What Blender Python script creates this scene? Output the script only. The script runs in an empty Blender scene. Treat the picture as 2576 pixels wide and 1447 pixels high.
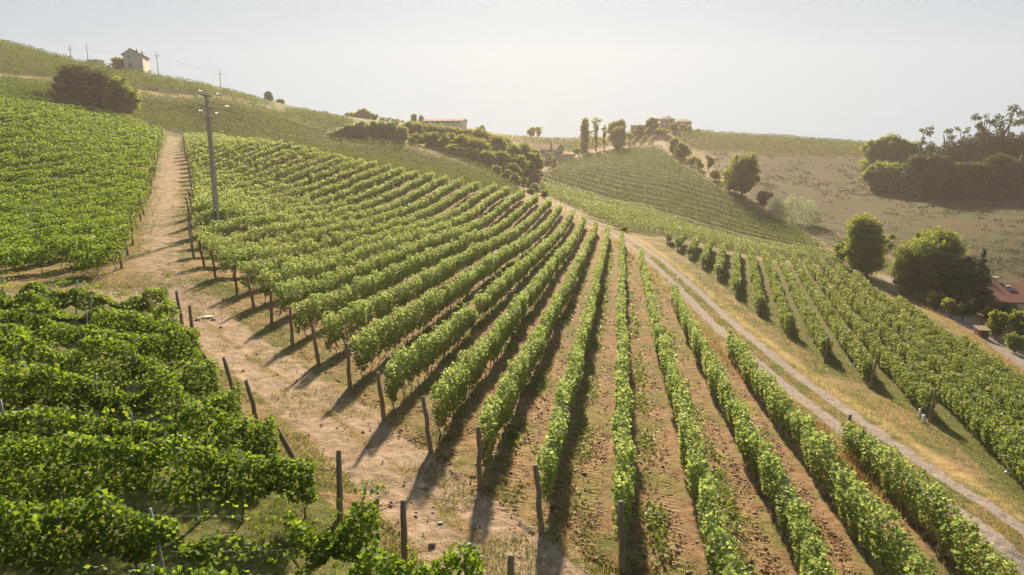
import bpy, math, random
import numpy as np
from mathutils import Vector, Matrix, Quaternion
rng = np.random.default_rng(7); random.seed(7)
sc = bpy.context.scene; COL = sc.collection
# ------------------------------------------------------------------ camera
FPX = 1678.0; PITCH = math.radians(11)
cam = bpy.data.cameras.new('camera'); co = bpy.data.objects.new('camera', cam); COL.objects.link(co)
cam.sensor_width = 36; cam.lens = 36*FPX/2576; cam.clip_start = .3; cam.clip_end = 4000
co.location = (0, 0, 0); co.rotation_euler = (math.radians(90)-PITCH, 0, 0); sc.camera = co
# ------------------------------------------------------------------ world, sun, exposure
SUN_AZ = math.radians(2.0); SUN_EL = math.radians(28)
w = bpy.data.worlds.new('World'); sc.world = w; w.use_nodes = True
nt = w.node_tree; nt.nodes.clear()
sky = nt.nodes.new('ShaderNodeTexSky'); sky.sky_type = 'NISHITA'; sky.sun_disc = False
sky.sun_elevation = SUN_EL; sky.sun_rotation = SUN_AZ; sky.dust_density = 2.0
b1 = nt.nodes.new('ShaderNodeBackground'); b1.inputs[1].default_value = .002
b2 = nt.nodes.new('ShaderNodeBackground'); b2.inputs[0].default_value = (.172, .230, .282, 1); b2.inputs[1].default_value = 1.0
ad = nt.nodes.new('ShaderNodeAddShader'); wo = nt.nodes.new('ShaderNodeOutputWorld')
tcw = nt.nodes.new('ShaderNodeTexCoord'); sx = nt.nodes.new('ShaderNodeSeparateXYZ'); nt.links.new(tcw.outputs['Generated'], sx.inputs[0])
def wm(op, a, b=0.):
    n = nt.nodes.new('ShaderNodeMath'); n.operation = op
    for i, v in enumerate((a, b)):
        if isinstance(v, bpy.types.NodeSocket): nt.links.new(v, n.inputs[i])
        else: n.inputs[i].default_value = v
    return n.outputs[0]
def wmap(v, a, b, c, d):
    n = nt.nodes.new('ShaderNodeMapRange'); n.interpolation_type = 'SMOOTHSTEP'; nt.links.new(v, n.inputs[0])
    for i, x in enumerate((a, b, c, d)): n.inputs[i+1].default_value = x
    return n.outputs[0]
# bright milky sky low in the west, dimmer overhead and behind
nt.links.new(wm('MULTIPLY', wmap(sx.outputs[2], .25, .6, 1., .60), wmap(sx.outputs[1], -.3, .5, .55, 1.)), b2.inputs[1])
nt.links.new(sky.outputs[0], b1.inputs[0]); nt.links.new(b1.outputs[0], ad.inputs[0]); nt.links.new(b2.outputs[0], ad.inputs[1]); nt.links.new(ad.outputs[0], wo.inputs[0])
sl = bpy.data.lights.new('sun', 'SUN'); so = bpy.data.objects.new('sun', sl); COL.objects.link(so)
sl.energy = 5.0; sl.angle = math.radians(2.6); sl.color = (1, .80, .56)
so.rotation_euler = Vector((-math.sin(SUN_AZ)*math.cos(SUN_EL), -math.cos(SUN_AZ)*math.cos(SUN_EL), -math.sin(SUN_EL))).to_track_quat('-Z', 'Y').to_euler()
sc.view_settings.view_transform = 'Standard'; sc.view_settings.look = 'None'; sc.view_settings.exposure = 1.15; sc.view_settings.gamma = 1
sc.cycles.volume_bounces = 0; sc.cycles.max_bounces = 5; sc.cycles.diffuse_bounces = 3; sc.cycles.transmission_bounces = 4
# ------------------------------------------------------------------ picture geometry -> place
CP, SP = math.cos(PITCH), math.sin(PITCH)
def ray(u, v):
    a = (u-1288)/FPX; b = (723.5-v)/FPX
    return np.array([a, CP+b*SP, -SP+b*CP])
def atD(u, v, D): d = ray(u, v); return d*D/d[1]
def atZ(u, v, z): d = ray(u, v); return d*z/d[2]
cz = [  # near ground, by height below the viewpoint
 (1360,1355,-10),(1197,1240,-9.9),(1085,1150,-9.8),(967,1062,-9.65),(877,978,-9.55),(795,920,-9.4),(730,872,-9.3),(678,820,-9.1),(625,770,-8.7),(600,745,-8.45),(551,712,-7.9),(490,655,-7.3),
 (1565,1442,-10.3),(1830,1442,-10.9),(2190,1442,-11.8),(2500,1442,-12.6),(2195,1240,-12.6),(1885,960,-13.2),(1700,790,-13.7),(1605,665,-13.1),(1450,900,-11.2),(1300,800,-10.6),(1500,700,-12.1),
 (2200,1110,-13.4),(2576,1370,-13),(1900,880,-13.9),(1750,740,-14.2),(2341,1065,-14.6),(2078,917,-14.7),(1832,729,-14.6),(2576,1200,-15.2),(2576,1050,-17.5),(2300,850,-17.2),
 (2210,690,-19.2),(2576,910,-20.2),(2400,790,-19.7),(2080,690,-17.3),(1720,600,-13.8),(1640,590,-13.5),(2200,780,-17.6),
 (302,677,-7.2),(0,720,-7.0),(0,800,-7.5),(450,820,-8.7),(500,1440,-9.3),(0,1440,-8.7),(900,1350,-9.8),(0,1100,-8.1),(600,1060,-9.3),(200,950,-8.3),(1100,1440,-10.0),
 (1144,637,-10),(600,640,-8.0),(900,700,-9.5),(2300,680,-19.6),(2576,700,-20.4),(2576,850,-20.9)]
cd = [  # farther ground, by distance
 (547,565,62),(410,560,62),(430,450,98),(430,340,164),(480,345,168),(200,520,72),(0,560,62),(0,400,92),(150,330,122),(0,280,128),(700,560,76),(850,500,97),(1000,520,99),(1200,560,100),(1380,560,114),
 (700,378,130),(1000,445,121),(1180,478,124),(1300,500,132),(1380,500,168),(1500,575,117),(1330,470,200),(560,455,104),
 (820,352,192),(1010,368,190),(900,400,165),(1100,430,165),(1200,418,187),(1350,440,230),(1350,455,222),
 (0,192,200),(340,226,205),(700,275,232),(480,290,196),(150,255,165),(560,250,215),(150,195,212),
 (0,104,285),(180,150,275),(330,180,262),(400,190,268),(555,225,285),(650,250,292),(870,297,320),(1010,312,340),(1170,322,345),(1350,345,365),(1480,347,380),
 (1550,505,190),(1750,570,150),(1950,615,132),(2090,640,123),(1600,550,145),(1870,630,124),
 (1500,420,240),(1700,450,205),(1900,560,158),(1750,500,182),(1600,368,298),(1700,366,292),(1450,388,285),(1340,425,258),(1600,335,330),(1690,318,338),(1750,330,332),(1560,360,320),(1400,380,300),
 (1800,387,272),(2180,402,262),(2000,450,230),(1870,490,185),(2000,560,165),(2300,480,205),(2576,505,178),(2576,600,138),(2200,600,142),(2200,361,318),(1950,343,325),(2400,378,310),(2576,392,300),(2400,440,240)]
pts = [atZ(*c) for c in cz]+[atD(*c) for c in cd]
for s_, z_ in ((-1.1, 62), (-.77, 40), (-.4, 18), (0, 2), (.4, -2), (.77, -8), (1.1, -10)): pts.append(np.array([s_*520, 520., z_-14]))
for s_, z_ in ((-1.1, -7.9), (-.5, -8.6), (0, -9.7), (.5, -11.4), (1.1, -13)): pts.append(np.array([s_*9, 9., z_]))
for D_, z_ in ((20, -7.8), (60, -6), (120, 8), (220, 42), (300, 60)): pts.append(np.array([-1.1*D_, D_, z_]))
for D_, z_ in ((30, -19), (80, -21.5), (140, -18), (250, 0), (330, 2)): pts.append(np.array([1.1*D_, D_, z_]))
pts = np.array(pts)
def warp(X, Y):
    Yc = np.clip(Y, 8, 560); return np.clip(X/Yc, -1.3, 1.3)*2.6, np.log(Yc)*1.5
PS, PT = warp(pts[:, 0], pts[:, 1])
def U(r2): return .5*r2*np.log(r2+1e-9)
n_ = len(pts); K = U((PS[:, None]-PS[None])**2+(PT[:, None]-PT[None])**2)+np.eye(n_)*2e-3
Q = np.c_[np.ones(n_), PS, PT]
SOL = np.linalg.solve(np.block([[K, Q], [Q.T, np.zeros((3, 3))]]), np.r_[pts[:, 2], 0, 0, 0])
def ground(X, Y):
    X = np.atleast_1d(np.asarray(X, float)); Y = np.atleast_1d(np.asarray(Y, float)); sh = X.shape
    s, t = warp(X.ravel(), Y.ravel()); out = SOL[n_]+SOL[n_+1]*s+SOL[n_+2]*t
    for i in range(0, len(s), 20000):
        j = slice(i, i+20000); out[j] += U((s[j, None]-PS)**2+(t[j, None]-PT)**2)@SOL[:n_]
    return out.reshape(sh)
def gz(x, y): return float(ground(x, y)[0])
DS = np.exp(np.linspace(math.log(9), math.log(520), 500))
def hit(u, v, lo=9):
    d = ray(u, v); d = d/d[1]; Ds = DS[DS >= lo]
    g = ground(d[0]*Ds, Ds)-d[2]*Ds; k = np.where(g > 0)[0]
    if len(k) == 0: k = [int(np.argmax(g/Ds))]
    D = Ds[k[0]]
    if k[0] > 0:
        a, b = Ds[k[0]-1], Ds[k[0]]
        for _ in range(14):
            m = (a+b)/2
            if gz(d[0]*m, m) > d[2]*m: b = m
            else: a = m
        D = b
    return np.array([d[0]*D, D, gz(d[0]*D, D)])
def hits(L, lo=9): return np.array([hit(u, v, lo)[:2] for u, v in L])
def pdist(X, Y, L):
    """distance to a polyline and the side-signed offset"""
    best = np.full(X.shape, 1e9); sg = np.zeros(X.shape)
    for a, b in zip(L[:-1], L[1:]):
        d = b-a; l2 = d@d; t = np.clip(((X-a[0])*d[0]+(Y-a[1])*d[1])/l2, 0, 1)
        ex, ey = X-(a[0]+t*d[0]), Y-(a[1]+t*d[1]); q = np.hypot(ex, ey); m = q < best
        best = np.where(m, q, best); sg = np.where(m, np.sign(d[0]*ey-d[1]*ex), sg)
    return best, best*sg
def inpoly(X, Y, P):
    r = np.zeros(np.shape(X), bool); j = len(P)-1
    for i in range(len(P)):
        xi, yi, xj, yj = P[i][0], P[i][1], P[j][0], P[j][1]
        if yi != yj: r ^= ((yi > Y) != (yj > Y)) & (X < (xj-xi)*(Y-yi)/(yj-yi)+xi)
        j = i
    return r
_h = rng.random((257, 257))
def vnoise(x, y):
    x = np.asarray(x, float); y = np.asarray(y, float); xi = np.floor(x).astype(int); yi = np.floor(y).astype(int); fx = x-xi; fy = y-yi
    fx = fx*fx*(3-2*fx); fy = fy*fy*(3-2*fy); a = lambda i, j: _h[(xi+i) % 256, (yi+j) % 256]
    return (a(0, 0)*(1-fx)+a(1, 0)*fx)*(1-fy)+(a(0, 1)*(1-fx)+a(1, 1)*fx)*fy
def fbm(x, y): return (vnoise(x, y)+.5*vnoise(x*2.1+7, y*2.1)+.25*vnoise(x*4.3, y*4.3+9))/1.75
# ------------------------------------------------------------------ lines on the land (from the photograph, laid on the terrain)
GRAVEL = np.vstack([[(17.2, -60), (17.4, 8)], hits([(2576, 1372), (2200, 1110), (2000, 965), (1900, 882), (1750, 745), (1640, 648), (1560, 592)]), hits([(1470, 545), (1395, 508), (1372, 492)])])
PATHC = np.vstack([[(8, 2)], hits([(1290, 1430), (1100, 1270), (980, 1160), (860, 1060), (760, 985), (640, 905), (560, 845), (500, 790), (440, 740)])])
PATH2 = hits([(440, 740), (400, 670), (405, 600), (412, 540), (425, 450), (432, 385), (438, 345)])
PATH3 = hits([(480, 760), (350, 745), (220, 748)])
LOWER = hits([(2225, 697), (2300, 735), (2400, 795), (2500, 858), (2576, 912)]); LOWER = np.vstack([LOWER, LOWER[-1]+(LOWER[-1]-LOWER[-2])*4])
TRACK = hits([(0, 188), (140, 198)], 150); TRACK2 = hits([(340, 228), (520, 242), (700, 277), (790, 300)], 150)
FTRACK = hits([(1345, 452), (1390, 425), (1420, 402), (1480, 386), (1560, 366)], 180)
VTRACK = hits([(1662, 372), (1655, 352), (1668, 335)], 200)
BR = math.radians(9.2); DV = np.array([math.sin(BR), math.cos(BR)]); PV = np.array([math.cos(BR), -math.sin(BR)])
C_EDGE = hits([(1565, 1442), (1360, 1355), (1197, 1240), (1085, 1150), (967, 1062), (877, 978), (795, 920), (730, 872), (678, 820), (625, 770), (600, 745), (551, 712), (490, 655), (478, 590), (482, 520), (478, 450), (468, 400), (462, 350)])
POLY_C = np.vstack([[(3.5, 11), (4.5, 8)], [(14.5, 8)], hits([(2250, 1250), (1900, 965), (1710, 790), (1625, 680), (1560, 610), (1440, 555), (1378, 520), (1310, 502), (1180, 480), (1000, 446), (850, 412), (700, 380), (560, 352)]), C_EDGE[::-1]])
FOOT = hits([(2570, 1262), (2341, 1065), (2190, 979), (2078, 917), (1978, 850), (1924, 808), (1868, 771), (1832, 729), (1780, 690), (1735, 655), (1690, 625)])
POLY_H = np.vstack([[(26, 15)], FOOT, hits([(1640, 600), (1720, 612), (1870, 646), (2020, 672), (2140, 702), (2190, 735), (2300, 806), (2400, 868), (2560, 990)]), [(50, 15)]])
POLY_G = hits([(1372, 488), (1480, 545), (1560, 580), (1650, 594), (1800, 622), (2000, 655), (2100, 676), (2195, 697), (2085, 653), (1950, 628), (1750, 582), (1550, 516), (1400, 471), (1352, 463)])
POLY_F = hits([(1352, 454), (1550, 505), (1750, 569), (1950, 616), (2088, 640), (1985, 575), (1880, 515), (1780, 455), (1700, 410), (1665, 376), (1600, 372), (1490, 392), (1425, 410), (1385, 432)], 100)
POLY_D = hits([(1325, 498), (1240, 440), (1100, 395), (1020, 372), (820, 357), (700, 352), (600, 345), (560, 350), (700, 378), (850, 410), (1000, 443), (1180, 477)], 100)
POLY_BR = hits([(1770, 385), (2190, 402), (2230, 470), (2576, 505), (2576, 690), (2300, 700), (2240, 640), (2120, 640), (2000, 560), (1900, 500), (1800, 430)], 90); POLY_BR = np.vstack([POLY_BR[:3], [(330, 300), (330, 90)], POLY_BR[5:]])
POLY_A = np.vstack([hits([(455, 824), (642, 1076), (811, 1250), (1055, 1470)]), [(-8, 9), (-30, 9), (-30, 34)]])
POLY_GR = hits([(2160, 640), (2270, 655), (2300, 700), (2240, 700), (2170, 680)])
# ------------------------------------------------------------------ materials
def mat(name):
    m = bpy.data.materials.new(name); m.use_nodes = True; m.node_tree.nodes.clear(); return m, m.node_tree
class N:
    def __init__(s, t): s.t = t
    def __call__(s, ty, ins=None, **kw):
        n = s.t.nodes.new('ShaderNode'+ty)
        for k, v in kw.items(): setattr(n, k, v)
        for k, v in (ins or {}).items():
            if isinstance(v, bpy.types.NodeSocket): s.t.links.new(v, n.inputs[k])
            else: n.inputs[k].default_value = v
        return n
    def mix(s, f, a, b, bt='MIX'):
        n = s.t.nodes.new('ShaderNodeMix'); n.data_type = 'RGBA'; n.blend_type = bt
        for i, v in ((0, f), (6, a), (7, b)):
            if isinstance(v, bpy.types.NodeSocket): s.t.links.new(v, n.inputs[i])
            else: n.inputs[i].default_value = (v if i == 0 else (*v, 1))
        return n.outputs[2]
    def m(s, op, a, b=0., c=None):
        n = s.t.nodes.new('ShaderNodeMath'); n.operation = op
        for i, v in enumerate((a, b, c)):
            if v is None: continue
            if isinstance(v, bpy.types.NodeSocket): s.t.links.new(v, n.inputs[i])
            else: n.inputs[i].default_value = v
        return n.outputs[0]
    def noise(s, vec, sc_, det=3, rough=.55): return s('TexNoise', {'Vector': vec, 'Scale': sc_, 'Detail': det, 'Roughness': rough}).outputs[0]
    def step(s, v, a, b): return s('MapRange', {0: v, 1: a, 2: b, 3: 0., 4: 1.}).outputs[0]
    def out(s, sh): s.t.links.new(sh, s('OutputMaterial').inputs[0])
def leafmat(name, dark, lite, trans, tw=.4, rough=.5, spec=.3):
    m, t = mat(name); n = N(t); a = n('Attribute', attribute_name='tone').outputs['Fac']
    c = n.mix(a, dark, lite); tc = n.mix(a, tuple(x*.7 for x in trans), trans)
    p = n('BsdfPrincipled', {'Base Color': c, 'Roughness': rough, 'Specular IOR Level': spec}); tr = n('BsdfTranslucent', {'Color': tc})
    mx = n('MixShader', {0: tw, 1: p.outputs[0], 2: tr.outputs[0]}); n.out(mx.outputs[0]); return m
M = {}
M['vine_pale'] = leafmat('vine_leaves_pale', (.045, .105, .024), (.28, .39, .115), (.60, .74, .20), .45, .55, .25)
M['vine_deep'] = leafmat('vine_leaves_deep', (.014, .050, .006), (.095, .20, .020), (.42, .60, .045), .42, .55, .22)
M['vine_olive'] = leafmat('vine_leaves_olive', (.046, .095, .018), (.21, .29, .062), (.40, .48, .10), .45, .5, .28)
M['vine_far'] = leafmat('vine_leaves_far', (.070, .105, .025), (.125, .175, .040), (.26, .34, .07), .35, .7, .05)
M['vine_slope'] = leafmat('vine_leaves_slope', (.040, .085, .016), (.095, .155, .028), (.26, .38, .05), .35, .7, .05)
M['tree'] = leafmat('tree_leaves', (.045, .075, .016), (.16, .20, .042), (.48, .54, .08), .50, .6, .15)
M['tree_dark'] = leafmat('dark_tree_leaves', (.016, .036, .010), (.055, .085, .018), (.16, .22, .03), .32, .6, .2)
M['conifer'] = leafmat('conifer_needles', (.008, .020, .010), (.030, .055, .022), (.04, .07, .02), .15, .7, .1)
M['reed'] = leafmat('silver_leaves', (.14, .20, .10), (.34, .42, .22), (.55, .62, .28), .45, .5, .3)
M['scrub'] = leafmat('scrub_leaves', (.035, .052, .018), (.080, .100, .034), (.14, .17, .04), .3, .7, .05)
M['rust'] = leafmat('autumn_leaves', (.11, .045, .018), (.32, .16, .05), (.3, .1, .02), .3, .6, .2)
M['straw'] = leafmat('straw_blades', (.26, .18, .07), (.55, .42, .20), (.5, .36, .14), .35, .6, .2)
M['grassb'] = leafmat('grass_blades', (.06, .09, .02), (.24, .27, .06), (.34, .38, .07), .4, .5, .3)
def solid(name, c1, c2, scale=6, rough=.85, bump=.02, stretch=(1, 1, 1)):
    m, t = mat(name); n = N(t); tc = n('TexCoord').outputs['Object']; mp = n('Mapping', {'Vector': tc, 'Scale': stretch}).outputs[0]
    f = n.noise(mp, scale, 5, .65); g = n.noise(mp, scale*.21, 3); c = n.mix(n.step(n.m('ADD', f, n.m('MULTIPLY', g, .6)), .55, 1.05), c1, c2)
    b = n('Bump', {'Height': f, 'Distance': bump, 'Strength': .7}).outputs[0]
    p = n('BsdfPrincipled', {'Base Color': c, 'Roughness': rough, 'Normal': b}); n.out(p.outputs[0]); return m
M['wood'] = solid('weathered_wood', (.15, .105, .075), (.36, .29, .22), 9, .85, .02, (3, 3, .5))
M['redwood'] = solid('red_stained_wood', (.16, .045, .03), (.27, .12, .08), 8, .85, .02, (3, 3, .5))
M['bark'] = solid('bark', (.07, .05, .035), (.19, .14, .10), 8, .9, .03, (2, 2, .6))
M['steel'] = solid('galvanised_steel', (.28, .30, .31), (.45, .47, .47), 12, .5, .002)
M['concrete'] = solid('pole_concrete', (.40, .34, .29), (.54, .48, .42), 5, .85, .006)
M['glass_ins'] = solid('insulator_glass', (.62, .75, .76), (.85, .92, .92), 3, .2, 0)
M['plaster'] = solid('old_plaster', (.46, .45, .43), (.72, .70, .66), .8, .9, .01)
M['plaster_pink'] = solid('warm_plaster', (.55, .40, .32), (.72, .58, .48), .8, .9, .01)
M['cream'] = solid('cream_plaster', (.52, .47, .38), (.68, .62, .52), 1.2, .85, .005)
M['clod'] = solid('soil_clod', (.26, .18, .12), (.48, .38, .28), 3, .95, .01)
M['stone'] = solid('pale_stone', (.50, .48, .45), (.78, .76, .72), 5, .8, .01)
M['darkwood'] = solid('dark_timber', (.04, .03, .025), (.09, .065, .05), 6)
M['pane'] = solid('dark_window_glass', (.015, .018, .02), (.03, .035, .04), 2, .2, 0)
M['white'] = solid('white_plastic', (.72, .73, .72), (.85, .85, .84), 6, .5, .001)
def roofmat(name, c1, c2):
    m, t = mat(name); n = N(t); tc = n('TexCoord').outputs['Object']
    wv = n('TexWave', {'Vector': tc, 'Scale': 1.6, 'Distortion': .4, 'Detail': 1.}, bands_direction='X').outputs[1]; f = n.noise(tc, 3, 4)
    c = n.mix(n.m('ADD', n.m('MULTIPLY', wv, .35), n.m('MULTIPLY', f, .6)), c1, c2)
    b = n('Bump', {'Height': wv, 'Distance': .05}).outputs[0]; n.out(n('BsdfPrincipled', {'Base Color': c, 'Roughness': .85, 'Normal': b}).outputs[0]); return m
M['roof_red'] = roofmat('red_roof_tiles', (.17, .045, .03), (.33, .11, .075)); M['roof_brown'] = roofmat('brown_roof_tiles', (.12, .07, .05), (.28, .17, .12))
def groundmat():
    m, t = mat('land_surface'); n = N(t); pos = n('NewGeometry').outputs['Position']
    a1 = n('SeparateColor', {0: n('Attribute', attribute_name='zone_a').outputs['Color']}); a2 = n('SeparateColor', {0: n('Attribute', attribute_name='zone_b').outputs['Color']})
    f1 = n.noise(pos, .35, 4); f2 = n.noise(pos, 2.2, 5, .65); f3 = n.noise(pos, 14, 4, .7); f4 = n.noise(pos, 45, 2, .6)
    fs = n.m('ADD', n.m('MULTIPLY', f2, .5), n.m('MULTIPLY', f3, .5))
    grass = n.mix(n.step(f3, .35, .65), (.060, .085, .022), (.17, .18, .050))
    straw = n.mix(n.step(f3, .35, .65), (.19, .125, .06), (.42, .30, .15))
    base = n.mix(n.step(n.m('ADD', n.m('MULTIPLY', f1, .5), n.m('MULTIPLY', fs, .5)), .44, .54), grass, straw)
    lu = n('Attribute', attribute_name='zone_b').outputs['Alpha']
    base = n.mix(n.m('MULTIPLY', lu, n.step(n.m('ADD', f1, n.m('MULTIPLY', f2, .5)), .50, .78)), base, grass)
    # yellow verge grass
    base = n.mix(n.m('MULTIPLY', a2.outputs[1], .85), base, n.mix(n.step(f3, .3, .7), (.30, .23, .085), (.60, .46, .20)))
    # tilled soil between the rows, with tread marks and fallen leaves
    mp = n('Mapping', {'Vector': pos, 'Rotation': (0, 0, BR)}).outputs[0]
    wd = n('VectorMath', {0: mp, 1: n('CombineXYZ', {1: n.m('MULTIPLY', f2, .25)}).outputs[0]}, operation='ADD').outputs[0]
    tread = n('TexWave', {'Vector': wd, 'Scale': 1.35, 'Distortion': .8, 'Detail': 1., 'Detail Scale': 2.}, bands_direction='Y').outputs[1]
    soil = n.mix(n.step(fs, .36, .64), (.155, .092, .044), (.40, .275, .155))
    soil = n.mix(n.m('MULTIPLY', tread, n.m('MULTIPLY', a2.outputs[2], .30)), soil, (.46, .35, .25))
    vor = n('TexVoronoi', {'Vector': pos, 'Scale': 7.}); lf = n.m('LESS_THAN', vor.outputs['Distance'], .30)
    lm = n.m('MULTIPLY', lf, n.step(n.noise(pos, .9, 4), .44, .56))
    soil = n.mix(n.m('MULTIPLY', lm, .8), soil, n.mix(n.m('FRACT', n.m('MULTIPLY', vor.outputs['Distance'], 9.)), (.20, .065, .03), (.34, .16, .06)))
    weeds = n.step(n.m('ADD', f1, n.m('MULTIPLY', f2, .35)), .66, .76)
    soil = n.mix(n.m('MULTIPLY', weeds, .8), soil, n.mix(n.step(f3, .3, .7), (.07, .10, .025), (.26, .24, .075)))
    base = n.mix(n.step(n.m('ADD', a1.outputs[2], n.m('MULTIPLY', n.m('SUBTRACT', f2, .5), .6)), .4, .6), base, soil)
    # dry ploughed slope
    dry = n.mix(n.step(fs, .35, .65), (.068, .050, .030), (.165, .115, .070)); big = n.noise(pos, .11, 5, .7)
    dry = n.mix(n.m('MULTIPLY', n.step(big, .42, .54), n.step(f2, .36, .54)), dry, (.075, .095, .032))
    base = n.mix(n.step(n.m('ADD', a2.outputs[0], n.m('MULTIPLY', n.m('SUBTRACT', f2, .5), .4)), .4, .6), base, dry)
    # bare earth path
    dirt = n.mix(n.step(fs, .36, .66), (.235, .155, .10), (.52, .405, .29)); dirt = n.mix(n.m('MULTIPLY', n.step(f4, .60, .68), .5), dirt, (.72, .66, .58))
    pm = n.step(n.m('ADD', a1.outputs[0], n.m('MULTIPLY', n.m('SUBTRACT', fs, .5), 1.5)), .30, .58)
    base = n.mix(pm, base, dirt)
    # gravel
    gv = n('TexVoronoi', {'Vector': pos, 'Scale': 16.}).outputs['Color']; gb = n('SeparateColor', {0: gv}).outputs[0]
    grav = n.mix(n.m('ADD', n.m('MULTIPLY', gb, .6), n.m('MULTIPLY', f2, .4)), (.17, .145, .13), (.46, .40, .36))
    base = n.mix(n.step(n.m('ADD', a1.outputs[1], n.m('MULTIPLY', n.m('SUBTRACT', fs, .5), 1.0)), .35, .6), base, grav)
    h = n.m('ADD', n.m('MULTIPLY', f3, .6), n.m('ADD', n.m('MULTIPLY', f2, 1.2), n.m('MULTIPLY', tread, n.m('MULTIPLY', a2.outputs[2], .35))))
    b = n('Bump', {'Height': h, 'Distance': .10, 'Strength': .8}).outputs[0]
    n.out(n('BsdfPrincipled', {'Base Color': base, 'Roughness': .95, 'Specular IOR Level': .15, 'Normal': b}).outputs[0]); return m
M['ground'] = groundmat()
# ------------------------------------------------------------------ object helpers
def link(name, me, m=None, parent=None, loc=None):
    o = bpy.data.objects.new(name, me); COL.objects.link(o)
    if m is not None and len(me.materials) == 0: me.materials.append(m)
    if parent is not None: o.parent = parent
    if loc is not None: o.location = loc
    return o
def tag(o, label, cat=None, group=None, kind=None):
    if label: o['label'] = label
    if cat: o['category'] = cat
    if group: o['group'] = group
    if kind: o['kind'] = kind
    return o
def thing(name, label, cat, loc=(0, 0, 0), rz=0, group=None):
    o = bpy.data.objects.new(name, None); COL.objects.link(o); o.location = loc; o.rotation_euler = (0, 0, rz); o.empty_display_size = .3
    return tag(o, label, cat, group)
def nmesh(name, V, Fc, nv=None, tone=None, smooth=False):
    me = bpy.data.meshes.new(name); V = np.asarray(V, np.float32); Fc = np.asarray(Fc, np.int32); k = Fc.shape[1]
    me.vertices.add(len(V)); me.vertices.foreach_set('co', V.ravel()); me.loops.add(Fc.size); me.loops.foreach_set('vertex_index', Fc.ravel())
    me.polygons.add(len(Fc)); me.polygons.foreach_set('loop_start', np.arange(0, Fc.size, k, dtype=np.int32)); me.polygons.foreach_set('loop_total', np.full(len(Fc), k, np.int32))
    if smooth: me.polygons.foreach_set('use_smooth', np.ones(len(Fc), bool))
    if tone is not None: a = me.attributes.new('tone', 'FLOAT', 'POINT'); a.data.foreach_set('value', np.asarray(tone, np.float32))
    me.update(calc_edges=True); return me
def leaves(name, P, size, m, parent=None, up=.6, aspect=.85, tone=None, long=None, origin=None):
    """one mesh of folded kite-shaped leaves centred on P"""
    P = np.asarray(P, float); n = len(P); size = np.broadcast_to(size, (n,))*rng.uniform(.75, 1.3, n)
    nr = rng.normal(size=(n, 3)); nr[:, 2] = np.abs(nr[:, 2])+up; nr /= np.linalg.norm(nr, axis=1)[:, None]
    ax = rng.normal(size=(n, 3)) if long is None else long+rng.normal(size=(n, 3))*.25
    ax -= nr*(ax*nr).sum(1)[:, None]; ax /= np.linalg.norm(ax, axis=1)[:, None]+1e-9; bx = np.cross(nr, ax)
    s = size[:, None]*.5; q = s*aspect; fold = nr*s*.28
    V = np.stack([P-ax*s, P+bx*q-fold, P+ax*s*1.05, P-bx*q-fold], 1).reshape(-1, 3)
    if origin is not None: V -= np.asarray(origin)
    Fc = np.arange(4*n).reshape(n, 4); tn = rng.beta(2, 2.4, n) if tone is None else np.clip(tone+rng.normal(size=n)*.14, 0, 1)
    me = nmesh(name, V, Fc, tone=np.repeat(tn, 4)); return link(name, me, m, parent)
def tubes(chains, k=7):
    V = []; Fc = []; o = 0
    for pts_, rad in chains:
        pts_ = [Vector(p) for p in pts_]; L = len(pts_)
        for i, (p, r) in enumerate(zip(pts_, rad)):
            d = (pts_[min(i+1, L-1)]-pts_[max(i-1, 0)]).normalized(); a = d.cross(Vector((.3, .9, .2))).normalized(); b = d.cross(a)
            for j in range(k): t = 2*math.pi*j/k; V.append(p+(a*math.cos(t)+b*math.sin(t))*r)
        for i in range(L-1):
            for j in range(k): Fc.append((o+i*k+j, o+i*k+(j+1) % k, o+(i+1)*k+(j+1) % k, o+(i+1)*k+j))
        V.append(pts_[-1]+(pts_[-1]-pts_[-2]).normalized()*rad[-1]*.25); tip = len(V)-1
        for j in range(k): Fc.append((o+(L-1)*k+j, o+(L-1)*k+(j+1) % k, tip))
        o = len(V)
    return V, Fc
def pymesh(name, V, Fc, smooth=False):
    me = bpy.data.meshes.new(name); me.from_pydata([tuple(v) for v in V], [], Fc); me.update()
    if smooth: me.polygons.foreach_set('use_smooth', np.ones(len(me.polygons), bool))
    return me
def tubeobj(name, chains, m, parent=None, k=7, smooth=True): V, Fc = tubes(chains, k); return link(name, pymesh(name, V, Fc, smooth), m, parent)
def prism(V, Fc, P, z0, z1=None, axis=None):
    pass
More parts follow.
